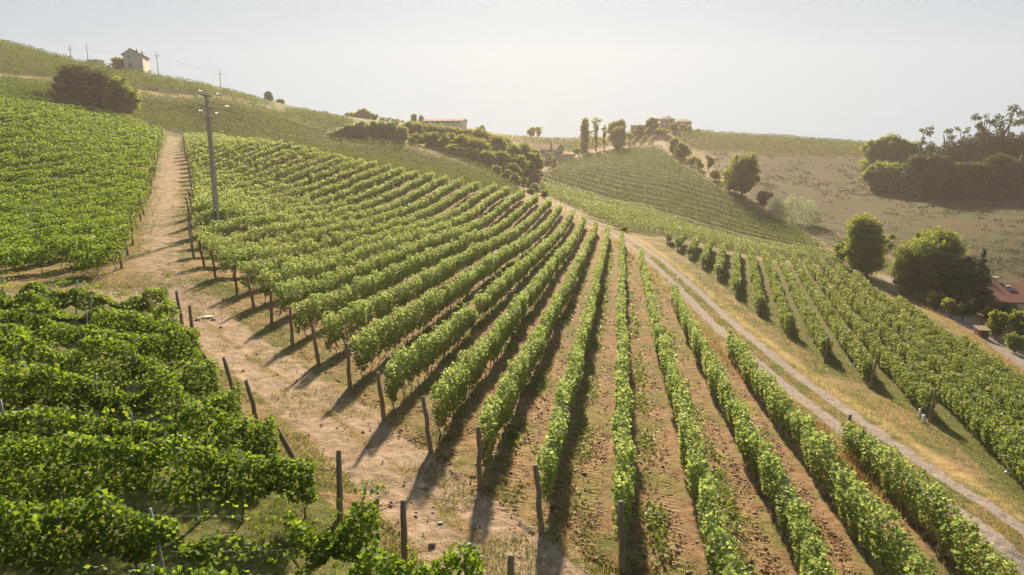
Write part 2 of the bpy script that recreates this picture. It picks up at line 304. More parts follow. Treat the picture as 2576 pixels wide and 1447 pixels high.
class MB:
    def __init__(s): s.V = []; s.F = []
    def box(s, x0, x1, y0, y1, z0, z1):
        o = len(s.V); s.V += [(x0, y0, z0), (x1, y0, z0), (x1, y1, z0), (x0, y1, z0), (x0, y0, z1), (x1, y0, z1), (x1, y1, z1), (x0, y1, z1)]
        s.F += [(o, o+3, o+2, o+1), (o+4, o+5, o+6, o+7), (o, o+1, o+5, o+4), (o+1, o+2, o+6, o+5), (o+2, o+3, o+7, o+6), (o+3, o, o+4, o+7)]; return s
    def slab(s, quad, th):
        """a thick plate below four corner points"""
        o = len(s.V); q = [Vector(p) for p in quad]; nrm = (q[1]-q[0]).cross(q[3]-q[0]).normalized()
        if nrm.z < 0: nrm = -nrm
        s.V += [tuple(p) for p in q]+[tuple(p-nrm*th) for p in q]
        s.F += [(o, o+1, o+2, o+3), (o+7, o+6, o+5, o+4)]+[(o+i, o+4+i, o+4+(i+1) % 4, o+(i+1) % 4) for i in range(4)]; return s
    def gable(s, x0, x1, y0, y1, z0, z1, zr, xr=None):
        """walls with gables; the ridge runs along y"""
        xr = (x0+x1)/2 if xr is None else xr; o = len(s.V)
        for y in (y0, y1): s.V += [(x0, y, z0), (x1, y, z0), (x1, y, z1), (xr, y, zr), (x0, y, z1)]
        s.F += [(o, o+1, o+2, o+3, o+4), (o+9, o+8, o+7, o+6, o+5), (o+1, o+6, o+7, o+2), (o+5, o, o+4, o+9), (o+2, o+7, o+8, o+3), (o+9, o+4, o+3, o+8)]; return s
    def build(s, name, m, parent=None):
        o = link(name, pymesh(name, s.V, s.F), m, parent)
        if parent is not None and parent.type != 'EMPTY': o.matrix_parent_inverse = Matrix.Identity(4)
        return o
WORDS = 'first second third fourth fifth sixth seventh eighth ninth tenth eleventh twelfth thirteenth fourteenth fifteenth sixteenth seventeenth eighteenth nineteenth twentieth'.split()
def ordw(n):
    if n <= 20: return WORDS[n-1]
    t, r = divmod(n, 10); T = {2: 'twenty', 3: 'thirty', 4: 'forty', 5: 'fifty', 6: 'sixty'}
    return (T[t][:-1]+'ieth') if r == 0 else T[t]+'-'+WORDS[r-1]
# ------------------------------------------------------------------ the land, one sheet cut into ground and ways
sg_ = np.concatenate([-np.geomspace(5, 1.12, 14)[:-1], np.linspace(-1.1, 1.1, 900), np.geomspace(1.12, 5, 14)[1:]])
Yg = np.concatenate([np.linspace(-70, 8, 14)[:-1], np.exp(np.linspace(math.log(8), math.log(520), 760)), [600, 720, 900, 1300]])
YY = np.repeat(Yg[:, None], len(sg_), 1); XX = sg_[None]*np.clip(YY, 8, None); ZZ = ground(XX, YY)
ZZ = np.where(YY > 560, ZZ-(YY-560)*.03, ZZ)
nearf = np.clip(1.2-YY/90, 0, 1)
dg, sgn = pdist(XX, YY, GRAVEL); jit = (fbm(XX*.8, YY*.8)-.5)
tl = np.exp(-((np.abs(sgn+jit*.5)-1.05)/.50)**4)*(YY < 300)                        # the two wheel tracks
dp, sp = pdist(XX, YY, PATHC); dp2, _ = pdist(XX, YY, PATH2); dp3, _ = pdist(XX, YY, PATH3)
pn = fbm(XX*.55, YY*.55); pn2 = fbm(XX*1.7+30, YY*1.7)
mp_ = np.exp(-((dp-.75+(pn-.5)*.9)/.75)**4)*np.clip(.25+1.5*pn+.5*(pn2-.5), 0, 1)
mp_ = np.maximum(mp_, np.clip(1.2-dp2/1.7, 0, .55)*np.clip(.35+1.1*pn2, 0, 1)); mp_ = np.maximum(mp_, np.clip(1.3-dp3/1.9, 0, .9)*np.clip(.2+1.4*pn, 0, 1))
dt1, _ = pdist(XX, YY, FTRACK); mp_ = np.maximum(mp_, np.clip(1.4-dt1/2.2, 0, .9)); dt2, _ = pdist(XX, YY, VTRACK); mp_ = np.maximum(mp_, np.clip(1.4-dt2/2.5, 0, .9))
dl, _ = pdist(XX, YY, LOWER); ma = np.clip((1.75-dl)/.25+.5, 0, 1)
inC = inpoly(XX, YY, POLY_C); dCe, _ = pdist(XX, YY, C_EDGE)
soil = inC*np.clip(dCe/2.2-.1, 0, 1); perp = XX*PV[0]+YY*PV[1]
ph = np.abs(((perp-.1)/2.45+.5) % 1-.5)                                            # 0 at a vine, .5 mid-alley
midg = np.clip((YY-22)/30, 0, 1)*np.exp(-((ph-.5)/.13)**2)*(perp > -16)             # grass grows along the middle of the far alleys
soil = soil*(1-.75*midg*(vnoise(XX*.5, YY*.25) > .25)); soil = np.where((XX < -8) & (YY > 60), soil*.8, soil)
inH = inpoly(XX, YY, POLY_H); slopes = inpoly(XX, YY, POLY_F)*1.+((XX < -40) & (YY > 130))*1.+inpoly(XX, YY, POLY_D)+inpoly(XX, YY, POLY_G)+((XX < -20) & (XX/YY < -.58) & (YY > 48)); verge = np.exp(-((dg-2.9)/.9)**2)*(sgn > 0)+.8*np.exp(-((dg-2.3)/.5)**2)*(sgn < 0)
dtr, _ = pdist(XX, YY, TRACK); dtr2, _ = pdist(XX, YY, TRACK2)
yel = np.clip(verge*(XX*0+1)*(fbm(XX*.3, YY*.3)+.55), 0, 1)*(YY < 320); yel = np.maximum(yel, np.exp(-((dl-2.6)/.9)**2)*.9); yel = np.maximum(yel, np.clip(1.5-dtr/2.5, 0, 1)); slopes = np.clip(slopes-yel*1.5, 0, 1); yel = np.maximum(yel, np.clip(1.4-dtr2/2.2, 0, 1))
brown = inpoly(XX, YY, POLY_BR)*1.
treadm = inC*np.exp(-((ph-.30)/.10)**2)*np.clip((46-YY)/10, 0, 1)*(perp > -5)
# small real relief
ZZ = ZZ+nearf*((fbm(XX*1.3, YY*1.3)-.5)*.12+(vnoise(XX*5, YY*5)-.5)*.035)*(YY < 110)
ZZ = ZZ-np.clip(tl, 0, 1)*.05*nearf-np.clip(mp_, 0, 1)*.03*nearf+inC*.07*np.exp(-(ph/.16)**2)*nearf
al = XX*DV[0]+YY*DV[1]; ZZ = ZZ+treadm*.018*np.sign(np.sin(al*2*math.pi/.30+vnoise(XX, YY)))
nr, nc = XX.shape; VV = np.stack([XX, YY, ZZ], -1).reshape(-1, 3)
ZA = np.stack([mp_, np.maximum(tl, ma), soil, np.ones_like(soil)], -1).reshape(-1, 4); lush = np.clip(inH*.9+inpoly(XX, YY, POLY_GR)*1.+slopes*.95+(XX < -3)*(YY < 40)*inpoly(XX, YY, POLY_A)*.95, 0, 1); ZB = np.stack([brown, yel, treadm, lush], -1).reshape(-1, 4)
i0 = (np.arange(nr-1)[:, None]*nc+np.arange(nc-1)[None]); FQ = np.stack([i0, i0+1, i0+nc+1, i0+nc], -1).reshape(-1, 4)
def fm(a): return ((a[:-1, :-1]+a[1:, 1:])/2).ravel()
cls = np.zeros(len(FQ), int); cls[fm(np.where((dp < 2.1+jit*1.6) | (dp3 < 2.1+jit) | ((dp2 < 2.0+jit*1.2)), 1., 0)) > .5] = 1
cls[fm(np.where(dt1 < 2.0, 1., 0)) > .5] = 4; cls[fm(np.where(dt2 < 1.8, 1., 0)) > .5] = 5
cls[fm((tl > .45)*1.) > .5] = 2; cls[fm((ma > .5)*1.) > .5] = 3
for k, nm, lb in ((0, 'ground', 'grassy and tilled hillside ground under the vines'), (1, 'dirt_path', 'trodden bare earth path between the vineyards'), (2, 'gravel_road', 'two gravel wheel tracks with a grass strip between them'), (3, 'lower_road', 'narrow pale road beyond the right vineyard'), (4, 'farm_track', 'dirt track leading up to the farmhouse'), (5, 'hill_track', 'bare track climbing to the hilltop villa')):
    f = FQ[cls == k]; used, inv = np.unique(f, return_inverse=True); me = nmesh(nm, VV[used], inv.reshape(-1, 4), smooth=True)
    for an, arr in (('zone_a', ZA), ('zone_b', ZB)):
        a = me.attributes.new(an, 'FLOAT_COLOR', 'POINT'); a.data.foreach_set('color', arr[used].astype(np.float32).ravel())
    tag(link(nm, me, M['ground']), lb, None, None, 'structure')
# ------------------------------------------------------------------ vine rows
def clip_line(p0, d, poly, tmax=400):
    """stretches of the line p0 + t d that lie inside the polygon"""
    t = np.arange(-tmax, tmax, .5); q = inpoly(p0[0]+t*d[0], p0[1]+t*d[1], poly).astype(int); e = np.diff(np.r_[0, q, 0]); a = np.where(e == 1)[0]; b = np.where(e == -1)[0]-1
    return [(t[i], t[j]) for i, j in zip(a, b) if t[j]-t[i] > 3]
def noise1(x, seed): return vnoise(x, np.full(np.shape(x), seed*3.71+.5))
LEAFC = .0021
def row_foliage(p0, d, a, b, pr, seed, parent, m, cover=1.0):
    """leaf cloud of one trellised row; pr = dict(h0, h1, w, vine, shoots...)"""
    d = np.asarray(d); pv = np.array([d[1], -d[0]]); tt = np.arange(a, b+.5, 1.); zt = ground(p0[0]+tt*d[0], p0[1]+tt*d[1])
    allP = []; allS = []; allT = []; step = 4.
    for c in np.arange(a, b, step):
        e = min(c+step, b); m_ = (c+e)/2; cx, cy = p0[0]+m_*d[0], p0[1]+m_*d[1]
        D = math.hypot(cx, cy); 
        if cy < 7 or abs(cx) > .86*cy+9: continue
        ls = max(pr['leaf'], pr.get('lc', LEAFC)*D); n = int(cover*pr['k']*(e-c)*pr['h']*1.2/(ls*ls))
        s = rng.uniform(c, e, n); vi = s/pr['vine']; fr = np.abs(vi-np.floor(vi)-.5)*2
        top = pr['h1']+(noise1(s*1.1, seed)-.5)*pr['rag']*1.3+(noise1(s*.22, seed+5)-.5)*pr['rag']+(noise1(np.floor(vi)*3.3, seed+2)-.5)*pr['rag']-pr.get('scal', .16)*fr**2
        bot = pr['h0']+fr**2*pr['notch']+(noise1(s*.9, seed+9)-.5)*pr['drag']
        ph_ = rng.uniform(0, 2*math.pi, n); r = rng.uniform(0, 1, n)**.38
        mid = (top+bot)/2; hh = (top-bot)/2; cs, sn = np.cos(ph_), np.sin(ph_); sn = np.sign(sn)*np.abs(sn)**.8
        zr = sn*r; wd = pr['w']*(.72+.28*zr if pr['taper'] else 1.)*(.75+.5*noise1(s*1.7, seed+3))*(1-pr.get('pinch', .28)*fr**2)
        lat = np.sign(cs)*np.abs(cs)**.8*r*wd+(noise1(s*.7, seed+4)-.5)*pr['w']*.9
        x = p0[0]+s*d[0]+pv[0]*lat; y = p0[1]+s*d[1]+pv[1]*lat; z = np.interp(s, tt, zt)+mid+hh*zr
        keep = np.ones(n, bool)
        if pr['gap'] > 0: keep = (noise1(s*.33, seed+11) > pr['gap']*.55+.12*(zr < 0)) | (rng.random(n) < .10)
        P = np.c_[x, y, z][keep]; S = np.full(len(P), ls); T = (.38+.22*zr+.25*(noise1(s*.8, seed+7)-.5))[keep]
        allP.append(P); allS.append(S); allT.append(T)
        ns = rng.poisson((e-c)*pr['shoots']*(1 if D < 90 else .4))
        for _ in range(ns):
            q = rng.uniform(c, e); L = rng.uniform(.25, .7)*pr['sl']; nl = max(3, int(L/ls*2.4)); u_ = np.linspace(0, 1, nl)
            dirx = rng.normal()*pr['sprawl']; diry = rng.normal()*pr['sprawl']; t0 = pr['h1']-.1+(noise1(np.array([q*1.1]), seed)[0]-.5)*pr['rag']
            lat0 = rng.normal()*pr['w']*.35
            bx = p0[0]+q*d[0]+pv[0]*lat0; by = p0[1]+q*d[1]+pv[1]*lat0; zb = np.interp(q, tt, zt)+t0
            arch = L*u_*(1-.0*u_) if pr['sprawl'] < .3 else L*(u_*.55-u_*u_*.45)
            P = np.c_[bx+dirx*L*u_, by+diry*L*u_, zb+arch]+rng.normal(size=(nl, 3))*ls*.25
            allP.append(P); allS.append(np.full(nl, ls)*(1.05-.45*u_)); allT.append(np.full(nl, .75))
    if not allP: return None
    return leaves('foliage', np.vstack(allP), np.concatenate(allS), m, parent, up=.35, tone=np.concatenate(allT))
PR_C = dict(h0=.38, h1=2.08, h=1.45, w=.37, vine=1.05, rag=.40, drag=.30, notch=.42, taper=True, leaf=.115, k=4.4, shoots=1.9, sl=.9, sprawl=.30, scal=.34, pinch=.42, gap=0)
PR_C2 = dict(PR_C, shoots=2.6, sl=1.15, w=.46)
PR_H = dict(h0=.45, h1=1.80, h=1.4, w=.43, vine=1.3, rag=.34, drag=.3, notch=.3, taper=False, leaf=.135, k=5.2, shoots=.9, sl=.7, sprawl=.7, gap=0)
PR_A = dict(h0=.36, h1=1.80, h=1.3, w=.43, vine=1.6, rag=.9, drag=.5, notch=.35, taper=False, leaf=.125, k=9, shoots=3.5, sl=1.3, sprawl=.9, gap=.42)
PR_B = dict(h0=.45, h1=1.75, h=1.6, w=.80, vine=1.5, rag=.50, drag=.3, notch=.3, taper=False, leaf=.15, k=4.6, shoots=1.4, sl=1.2, sprawl=.9, gap=.12)
PR_F = dict(h0=.2, h1=1.9, h=1.3, w=.62, vine=1.3, rag=.28, drag=.1, notch=.1, taper=False, leaf=.2, k=2.6, lc=.0015, shoots=.0, sl=.5, sprawl=.5, gap=.0)
def postmesh(name, h, r, crook=.03, seed=0):
    g = np.random.default_rng(seed); ch = [((g.normal()*crook*(i > 0), g.normal()*crook*(i > 0), h*i/5-.15*(i == 0)), r*(1.08-.05*i)*(1+g.normal()*.04)) for i in range(6)]
    V, Fc = tubes([([c[0] for c in ch], [c[1] for c in ch])], 8); return pymesh(name, V, Fc, True)
END = [postmesh('end_post', 1.95, .085, .010, i) for i in range(4)]; REDEND = [postmesh('end_post', 1.9, .075, .03, i+9) for i in range(2)]; STAKE = [postmesh('post', 1.95, .04, .004, 20+i) for i in range(2)]
for q in END: q.materials.append(M['wood'])
for q in REDEND: q.materials.append(M['redwood'])
for q in STAKE: q.materials.append(M['steel'])
def trunkmesh(seed, h=.75):
    g = np.random.default_rng(seed); pts_ = [(g.normal()*.025*i, g.normal()*.025*i, -.06+(h+.06)*i/5) for i in range(6)]
    ch = [(pts_, [.032, .026, .022, .022, .02, .016])]; e = pts_[-2]
    ch += [([e, (e[0]+sx*.16, e[1]+sx*.03, e[2]+.16), (e[0]+sx*.34, e[1]+sx*.05, e[2]+.24)], [.017, .013, .009]) for sx in (-1, 1)]
    V, Fc = tubes(ch, 6); me = pymesh('vine_trunk', V, Fc, True); me.materials.append(M['bark']); return me
TR = [trunkmesh(40+i) for i in range(5)]
def place(name, me, parent, x, y, z, tilt=(0, 0), rz=None, sc_=1):
    o = bpy.data.objects.new(name, me); COL.objects.link(o); o.parent = parent; px, py, pz = parent.location if parent else (0, 0, 0)
    o.location = (x-px, y-py, z-pz); o.rotation_euler = (tilt[0], tilt[1], random.uniform(0, 6.28) if rz is None else rz); o.scale = (sc_, sc_, sc_); return o
def vine_row(p0, d, segs, pr, seed, label, group, m, trunks=0, posts=0, endp=None, wires=0, cover=1.0, tilt=0, name='vine_row'):
    d = np.asarray(d); a = segs[0][0]; bx, by = p0[0]+a*d[0], p0[1]+a*d[1]; t = thing(name, label, 'vine row', (0, 0, 0), 0, group)
    made = False
    for a, b in segs:
        f = row_foliage(p0, d, a, b, pr, seed, t, m, cover)
        if f is None: continue
        made = True
    if not made: bpy.data.objects.remove(t); return None
    fol = [c for c in COL.objects if c.parent == t] if len(segs) > 1 else [f]
    a0 = segs[0][0]
    # base of the thing at its first visible foot
    allv = a0; loc = Vector((p0[0]+a0*d[0], p0[1]+a0*d[1], gz(p0[0]+a0*d[0], p0[1]+a0*d[1]))); t.location = loc
    for f in fol: f.location = -loc
    def vis(x, y, lim): return y > 9 and abs(x) < .80*y+2 and math.hypot(x, y) < lim
    nt_ = 0
    for a, b in segs:
        if trunks:
            for s in np.arange(math.ceil(a/pr['vine'])*pr['vine']+pr['vine']/2, b, pr['vine']):
                x, y = p0[0]+s*d[0], p0[1]+s*d[1]
                if vis(x, y, trunks) and nt_ < 98: place('vine_trunk', random.choice(TR), t, x, y, gz(x, y)); nt_ += 1
        if posts:
            for s in np.arange(a+5.2, b-1, 5.5):
                x, y = p0[0]+s*d[0], p0[1]+s*d[1]
                if vis(x, y, posts): place('post', random.choice(STAKE), t, x+.05, y, gz(x, y), (random.gauss(0, .03), random.gauss(0, .03)))
        if wires:
            ch = []
            for h in (.75, 1.15, 1.6):
                q = [s for s in np.arange(a, b+.1, 2.75) if vis(p0[0]+s*d[0], p0[1]+s*d[1], wires)]
                if len(q) > 1: ch.append(([(p0[0]+s*d[0]-loc.x, p0[1]+s*d[1]-loc.y, gz(p0[0]+s*d[0], p0[1]+s*d[1])+h-loc.z) for s in q], [.006]*len(q)))
            if ch: tubeobj('wire', ch, M['steel'], t, 4)
    if endp is not None:
        for (x, y, kind, tx, ty) in endp:
            if vis(x, y, 175): place('end_post', random.choice(REDEND if kind == 'red' else END), t, x, y, gz(x, y), (tx, ty), 0)
    return t
def cperp(k):
    q = [float(C_EDGE[i]@PV) for i in range(13)]; sm = [q[0]]+[.25*q[i-1]+.5*q[i]+.25*q[i+1] for i in range(1, 12)]; sm[1] = q[1]
    return sm[-k] if -k < 12 else sm[11]-2.45*(-k-11)
# central field, rows running away to the right of the road's far end
CPERP = [float(C_EDGE[i]@PV) for i in range(12)]
crow = 0
for k in range(4, -50, -1):
    perp0 = CPERP[0]-.1+k*2.45 if k > 0 else cperp(k); p0 = PV*perp0; sg = clip_line(p0, DV, POLY_C)
    if not sg: continue
    if len(sg) > 1 and k > -8: sg = [(sg[0][0], sg[-1][1])]
    a = sg[0][0]; ep = []
    crow += 1
    if k <= 0:
        a += .5; x, y = p0+DV*(a-.55); kind = 'red' if k in (-11, -12, -10) else 'wood'
        ep.append((x, y, kind, random.gauss(0, .03), random.gauss(-.05, .05)))
    elif k >= 2:
        x, y = p0+DV*(sg[-1][1]+.2); ep.append((x, y, 'wood', random.gauss(0, .05), random.gauss(0, .05)))
    sg = [(a, sg[0][1])]+sg[1:]
    if k == -4:                                                                    # the row broken by a gap
        g0 = a+15; sg = [(a, g0), (g0+1.3, sg[0][1])]+sg[1:]
    L = 'pale green row of central vineyard, '+ordw(crow)+' from the gravel road'
    if k == -4: L += ', broken by a gap'
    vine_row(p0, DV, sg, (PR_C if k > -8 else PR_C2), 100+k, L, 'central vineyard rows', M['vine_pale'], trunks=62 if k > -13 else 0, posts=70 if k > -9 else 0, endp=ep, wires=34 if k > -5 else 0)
# right field beyond the gravel road
HB = math.radians(18.5); HD = np.array([math.sin(HB), math.cos(HB)]); HP = np.array([math.cos(HB), -math.sin(HB)])

F0 = hit(2190, 979)[:2]; hp0 = float(F0@HP); HS = 2.1; n_h = 0
for k in range(-26, 22):
    p0 = HP*(hp0+HS*k); sg = clip_line(p0, HD, POLY_H, 300)
    if not sg: continue
    n_h += 1; a, b = sg[0][0]+.8, sg[-1][1]; x, y = p0+HD*(a-.7)
    vine_row(p0, HD, [(a, b)], PR_H, 300+k, 'bushy row right of the gravel road, '+ordw(n_h)+' from its upper left', 'right vineyard rows', M['vine_olive'], trunks=60, posts=60, endp=[(x, y, 'wood', random.gauss(-.08, .04), random.gauss(.08, .05))])
# foreground-left field: thick unruly rows with gaps, leaning end posts
AB = math.radians(73); AD = np.array([math.sin(AB), math.cos(AB)])
AN = [(455, 824), (492, 880), (540, 955), (595, 1025), (648, 1092), (716, 1150), (811, 1250), (897, 1365), (1055, 1475)]
LEAN = [(-.12, -.15), (-.05, -.05), (-.6, -.9), (-.6, -.9), (-.4, -.45), (-.35, -.4), (-.4, -.75), (0, .03), (0, 0), (0, 0)]
APN = np.array([math.cos(AB), -math.sin(AB)]); AQ = np.array([hit(u, v)[:2] for u, v in AN]); AQ = np.vstack([AQ, AQ[-1]+(AQ[-1]-AQ[-2])*2]); AE = AQ@APN; ATG = AE[0]+2.85*np.arange(10)
for i in range(10):
    q = np.array([np.interp(ATG[i], AE, AQ[:, 0]), np.interp(ATG[i], AE, AQ[:, 1])]); pr = dict(PR_A); pr['gap'] = (.24, .22, .2, .28, .34, .30, .36, .28, .22, .2)[i]
    lb = 'thick unruly vine row in the front left field, '+ordw(10-i)+' from the bottom' if i < 9 else 'vine row cut off by the bottom edge at the front left'
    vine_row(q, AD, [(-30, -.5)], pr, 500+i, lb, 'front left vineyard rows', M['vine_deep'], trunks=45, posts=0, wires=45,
             endp=[(q[0]+.1, q[1], 'wood', LEAN[i][0]*.8, LEAN[i][1]*.8)])
    t = [o for o in COL.objects if o.get('label') == lb][0]
    for s_ in np.arange(-27+rng.uniform(0, 2), -2, 3.1):
        x, y = q+AD*s_
        if y > 9 and abs(x) < .8*y+2: place('post', random.choice(STAKE) if rng.random() < .92 else END[0], t, x, y, gz(x, y), (random.gauss(0, .09), random.gauss(0, .09)), None, .93)
# upper-left field, the rows that end on the grassy path
B_EDGE = hits([(302, 678), (313, 655), (336, 602), (350, 572), (366, 520), (380, 470), (395, 410), (405, 365), (411, 338)])
POLY_B = np.vstack([B_EDGE, hits([(330, 308), (250, 290), (120, 276), (0, 264)], 60), [(-145, 140), (-60, 30), (-29, 30)]])
BB = math.radians(12); BD = np.array([math.sin(BB), math.cos(BB)]); BP = np.array([math.cos(BB), -math.sin(BB)]); bp0 = float(B_EDGE[0]@BP)-.1; nb = 0
for k in range(0, 60):
    p0 = BP*(bp0-2.6*k); sg = clip_line(p0, BD, POLY_B)
    if not sg: continue
    nb += 1; a, b = sg[0][0], sg[-1][1]; x, y = p0+BD*(b+.3)
    vine_row(p0, BD, [(a, b)], PR_B, 700+k, 'leafy vine row left of the grassy path, '+ordw(nb)+' from the bottom', 'rows left of the grassy path', M['vine_deep'], trunks=62 if k < 6 else 0, endp=[(x, y, 'wood', random.gauss(.0, .06), random.gauss(0, .07))])
# far fields
def far_field(poly, bearing, spacing, label, group, m, seed, cover=1.0, pr=PR_F, n0=1):
    d = np.array([math.sin(bearing), math.cos(bearing)]); p = np.array([math.cos(bearing), -math.sin(bearing)]); q = poly@p; c = 0
    ks = np.arange(q.min()+spacing*.4, q.max(), spacing); ks = ks if (poly.mean(0)@p)*0+1 else ks
    if p[1] < 0: ks = ks[::-1]
    for k_, pp in enumerate(ks):
        sg = clip_line(p*pp, d, poly, 500)
        if not sg: continue
        if vine_row(p*pp, d, sg, pr, seed+k_, label.replace('#', ordw(c+1)), group, m, cover=cover) is not None: c += 1
    return c
R = math.radians
POLY_E = np.vstack([hits([(0, 202), (130, 216), (345, 238), (520, 252), (700, 286), (830, 330)], 120), hits([(812, 354), (700, 350), (600, 343), (480, 338), (405, 325), (330, 303), (250, 285), (120, 270), (0, 258)], 100)])
POLY_T = hits([(0, 186), (0, 108), (100, 132), (180, 155), (330, 184), (400, 196), (555, 230), (640, 250), (700, 270), (640, 262), (500, 236), (340, 222), (200, 202)], 150); POLY_T[0][0] -= 20; POLY_T[1][0] -= 30
POLY_T2 = hits([(705, 280), (760, 282), (870, 302), (905, 322), (860, 340), (835, 326)], 150)
POLY_Q = hits([(1700, 340), (1760, 333), (1950, 346), (2195, 364), (2180, 396), (1950, 388), (1790, 382), (1715, 370)], 200)
POLY_M = hits([(1240, 345), (1340, 350), (1470, 352), (1540, 352), (1545, 362), (1440, 385), (1425, 380), (1345, 362)], 200)
POLY_S = hits([(1580, 338), (1655, 336), (1645, 362), (1580, 366), (1565, 366)], 200)
far_field(POLY_E, R(108), 3.8, 'vine row on the left slope below the dry bank, # down from the top', 'left slope rows', M['vine_slope'], 1000)
far_field(POLY_T, R(98), 4.6, 'distant vine row above the dry bank at upper left, # from the hill crest', 'upper hill rows', M['vine_slope'], 1100)
far_field(POLY_T2, R(98), 3.6, 'distant yellowing vine row left of the woods, # from the skyline', 'rows by the woods', M['vine_far'], 1150)
far_field(POLY_D, R(97), 3.5, 'vine row in the hollow below the woods, # down from the trees', 'rows below the woods', M['vine_far'], 1200)
far_field(POLY_G, R(151), 2.7, 'vine row between ditch line and gravel road, # from the ditch', 'rows beside the ditch', M['vine_olive'], 1300)
far_field(POLY_F, R(153), 3.7, 'vine row on the triangular middle hill, # from its upper right side', 'middle hill rows', M['vine_far'], 1400, cover=.9)
far_field(POLY_Q, R(95), 4.0, 'vine row on the right ridge above the brown slope, # from the skyline', 'right ridge rows', M['vine_far'], 1500)
far_field(POLY_M, R(95), 4.5, 'faint distant vine row behind the red roofed farmhouse, # from the skyline', 'rows behind the farmhouse', M['vine_far'], 1600)
far_field(POLY_S, R(25), 4.0, 'short upright vine row beneath the hilltop villa, # from the right', 'rows beneath the villa', M['vine_olive'], 1700)
# ------------------------------------------------------------------ trees and bushes
def tree(u, vt, D, wpx, label, m='tree', kind='round', name='broadleaf_tree', cat='tree', group=None, base_frac=.18, dz=0.):
    T = atD(u, vt, D); x, y, zt = T; z0 = gz(x, y)-.1; H = max(zt-z0, 1.0); Wd = wpx/FPX*(D*CP); g = np.random.default_rng(int(u*13+vt*7)); dist = math.hypot(x, y)
    t = thing(name, label, cat, (x, y, z0), 0, group); ls = max(.18, .0022*dist)
    trunk_h = H*(.35 if kind != 'sparse' else .62); tr_r = max(.06, H*.022)
    ch = [([(0, 0, -.3), (g.normal()*.02*H, 0, trunk_h*.5), (g.normal()*.04*H, g.normal()*.03*H, trunk_h), (g.normal()*.05*H, 0, H*.85)], [tr_r*1.3, tr_r, tr_r*.8, tr_r*.25])]
    L = []
    if kind == 'round':
        nb_ = 14 if H < 6 else 24; g.shuffle
        for i in range(nb_):
            th = g.uniform(0, 6.28); q = g.uniform(.1, 1)**.6; zz = base_frac+(.9-base_frac)*(i+.5)/nb_+g.uniform(-.04, .04); rr = math.sin(math.pi*min(max((zz-base_frac*.4)/(1.06-base_frac*.4), .05), .97))**.6
            L.append((np.array([math.cos(th)*q*rr*Wd*.40, math.sin(th)*q*rr*Wd*.40, zz*H]), g.uniform(.20, .29)*min(Wd, H*1.3)))
        L.append((np.array([0, 0, H*.85]), .20*min(Wd, H)))
        for i in range(16):
            th = g.uniform(0, 6.28); zz = g.uniform(max(base_frac, .2), 1.0); rr = math.sin(math.pi*min(max(zz, .1), .93))**.5; L.append((np.array([math.cos(th)*rr*Wd*.50, math.sin(th)*rr*Wd*.50, zz*H*.99]), g.uniform(.05, .12)*min(Wd, H*1.3)))
    elif kind == 'column':
        for i in range(18): zz = .06+.86*i/17; L.append((np.array([g.normal()*.07*Wd, g.normal()*.07*Wd, zz*H]), Wd*g.uniform(.34, .48)*(1 if zz < .8 else .75)))
    elif kind == 'sparse':
        for i in range(26):
            th = g.uniform(0, 6.28); zz = g.uniform(.28, .97); q = g.uniform(.1, 1)*(.45+.55*zz)*(1.35-.5*zz); L.append((np.array([math.cos(th)*q*Wd*.45, math.sin(th)*q*Wd*.45, zz*H]), g.uniform(.10, .19)*Wd))
        for i in range(5): L.append((np.array([g.normal()*.05*Wd, g.normal()*.05*Wd, g.uniform(.2, .55)*H]), .13*Wd))
    elif kind == 'conifer':
        for zz in np.linspace(.08, .98, 13):
            for j in range(7): th = g.uniform(0, 6.28); r0 = Wd*.60*(1.04-zz)*g.uniform(.4, 1); L.append((np.array([math.cos(th)*r0, math.sin(th)*r0, (zz-g.uniform(0, .07))*H]), Wd*.17*(1.15-zz)))
    elif kind == 'bush':
        for i in range(9): th = g.uniform(0, 6.28); q = g.uniform(0, 1)**.6; L.append((np.array([math.cos(th)*q*Wd*.33, math.sin(th)*q*Wd*.33, g.uniform(.25, .72)*H]), g.uniform(.2, .3)*min(Wd, H*1.4)))
    Ps = []; Ts = []
    for c, r in L:
        nl = int((1.5 if kind in ('sparse',) else 4.2)*4*math.pi*r*r/(ls*ls)*.62); nl = max(nl, 14); dv = g.normal(size=(nl, 3)); dv /= np.linalg.norm(dv, axis=1)[:, None]; dv[:, 2] *= .82
        rad = r*g.uniform(0, 1, nl)**.42*(1+.9*(vnoise(dv[:, 0]*2.3+c[0]*5, dv[:, 1]*2.3+dv[:, 2]*2+c[1])-.5)); P = c+dv*rad[:, None]; P = P[P[:, 2] > .15]
        Ps.append(P); Ts.append(np.full(len(P), g.uniform(.25, .7)))
    if kind == 'reed':
        nl = int(Wd*H*5/(ls*ls)*2.4); u1 = g.uniform(-1, 1, nl); v1 = g.uniform(-1, 1, nl)*.45; hh = g.uniform(.05, 1, nl)*(1-.45*u1**2)*(.75+.5*vnoise(u1*5, v1*5)); sp_ = 1+hh*.25
        P = np.c_[u1*Wd*.45*sp_, v1*Wd*.4, hh*H]; Ps = [P]; Ts = [g.uniform(.2, .9, nl)]
    for c, r in L[:10]:
        if kind in ('round', 'sparse'): s0 = trunk_h*g.uniform(.5, 1.0); ch.append(([(0, 0, min(s0, c[2]*.8)), tuple(c*np.array([.5, .5, 0])+np.array([0, 0, (min(s0, c[2]*.8)+c[2])*.52])), tuple(c)], [tr_r*.6, tr_r*.4, tr_r*.15]))
    if kind not in ('bush', 'reed'): tubeobj('trunk', ch, M['bark'], t, 6)
    else: tubeobj('stem', [([(g.normal()*.1, g.normal()*.1, -.1), (g.normal()*.1*Wd, g.normal()*.1*Wd, H*.6)], [.05, .03]) for _ in range(4)], M['bark'], t, 5)
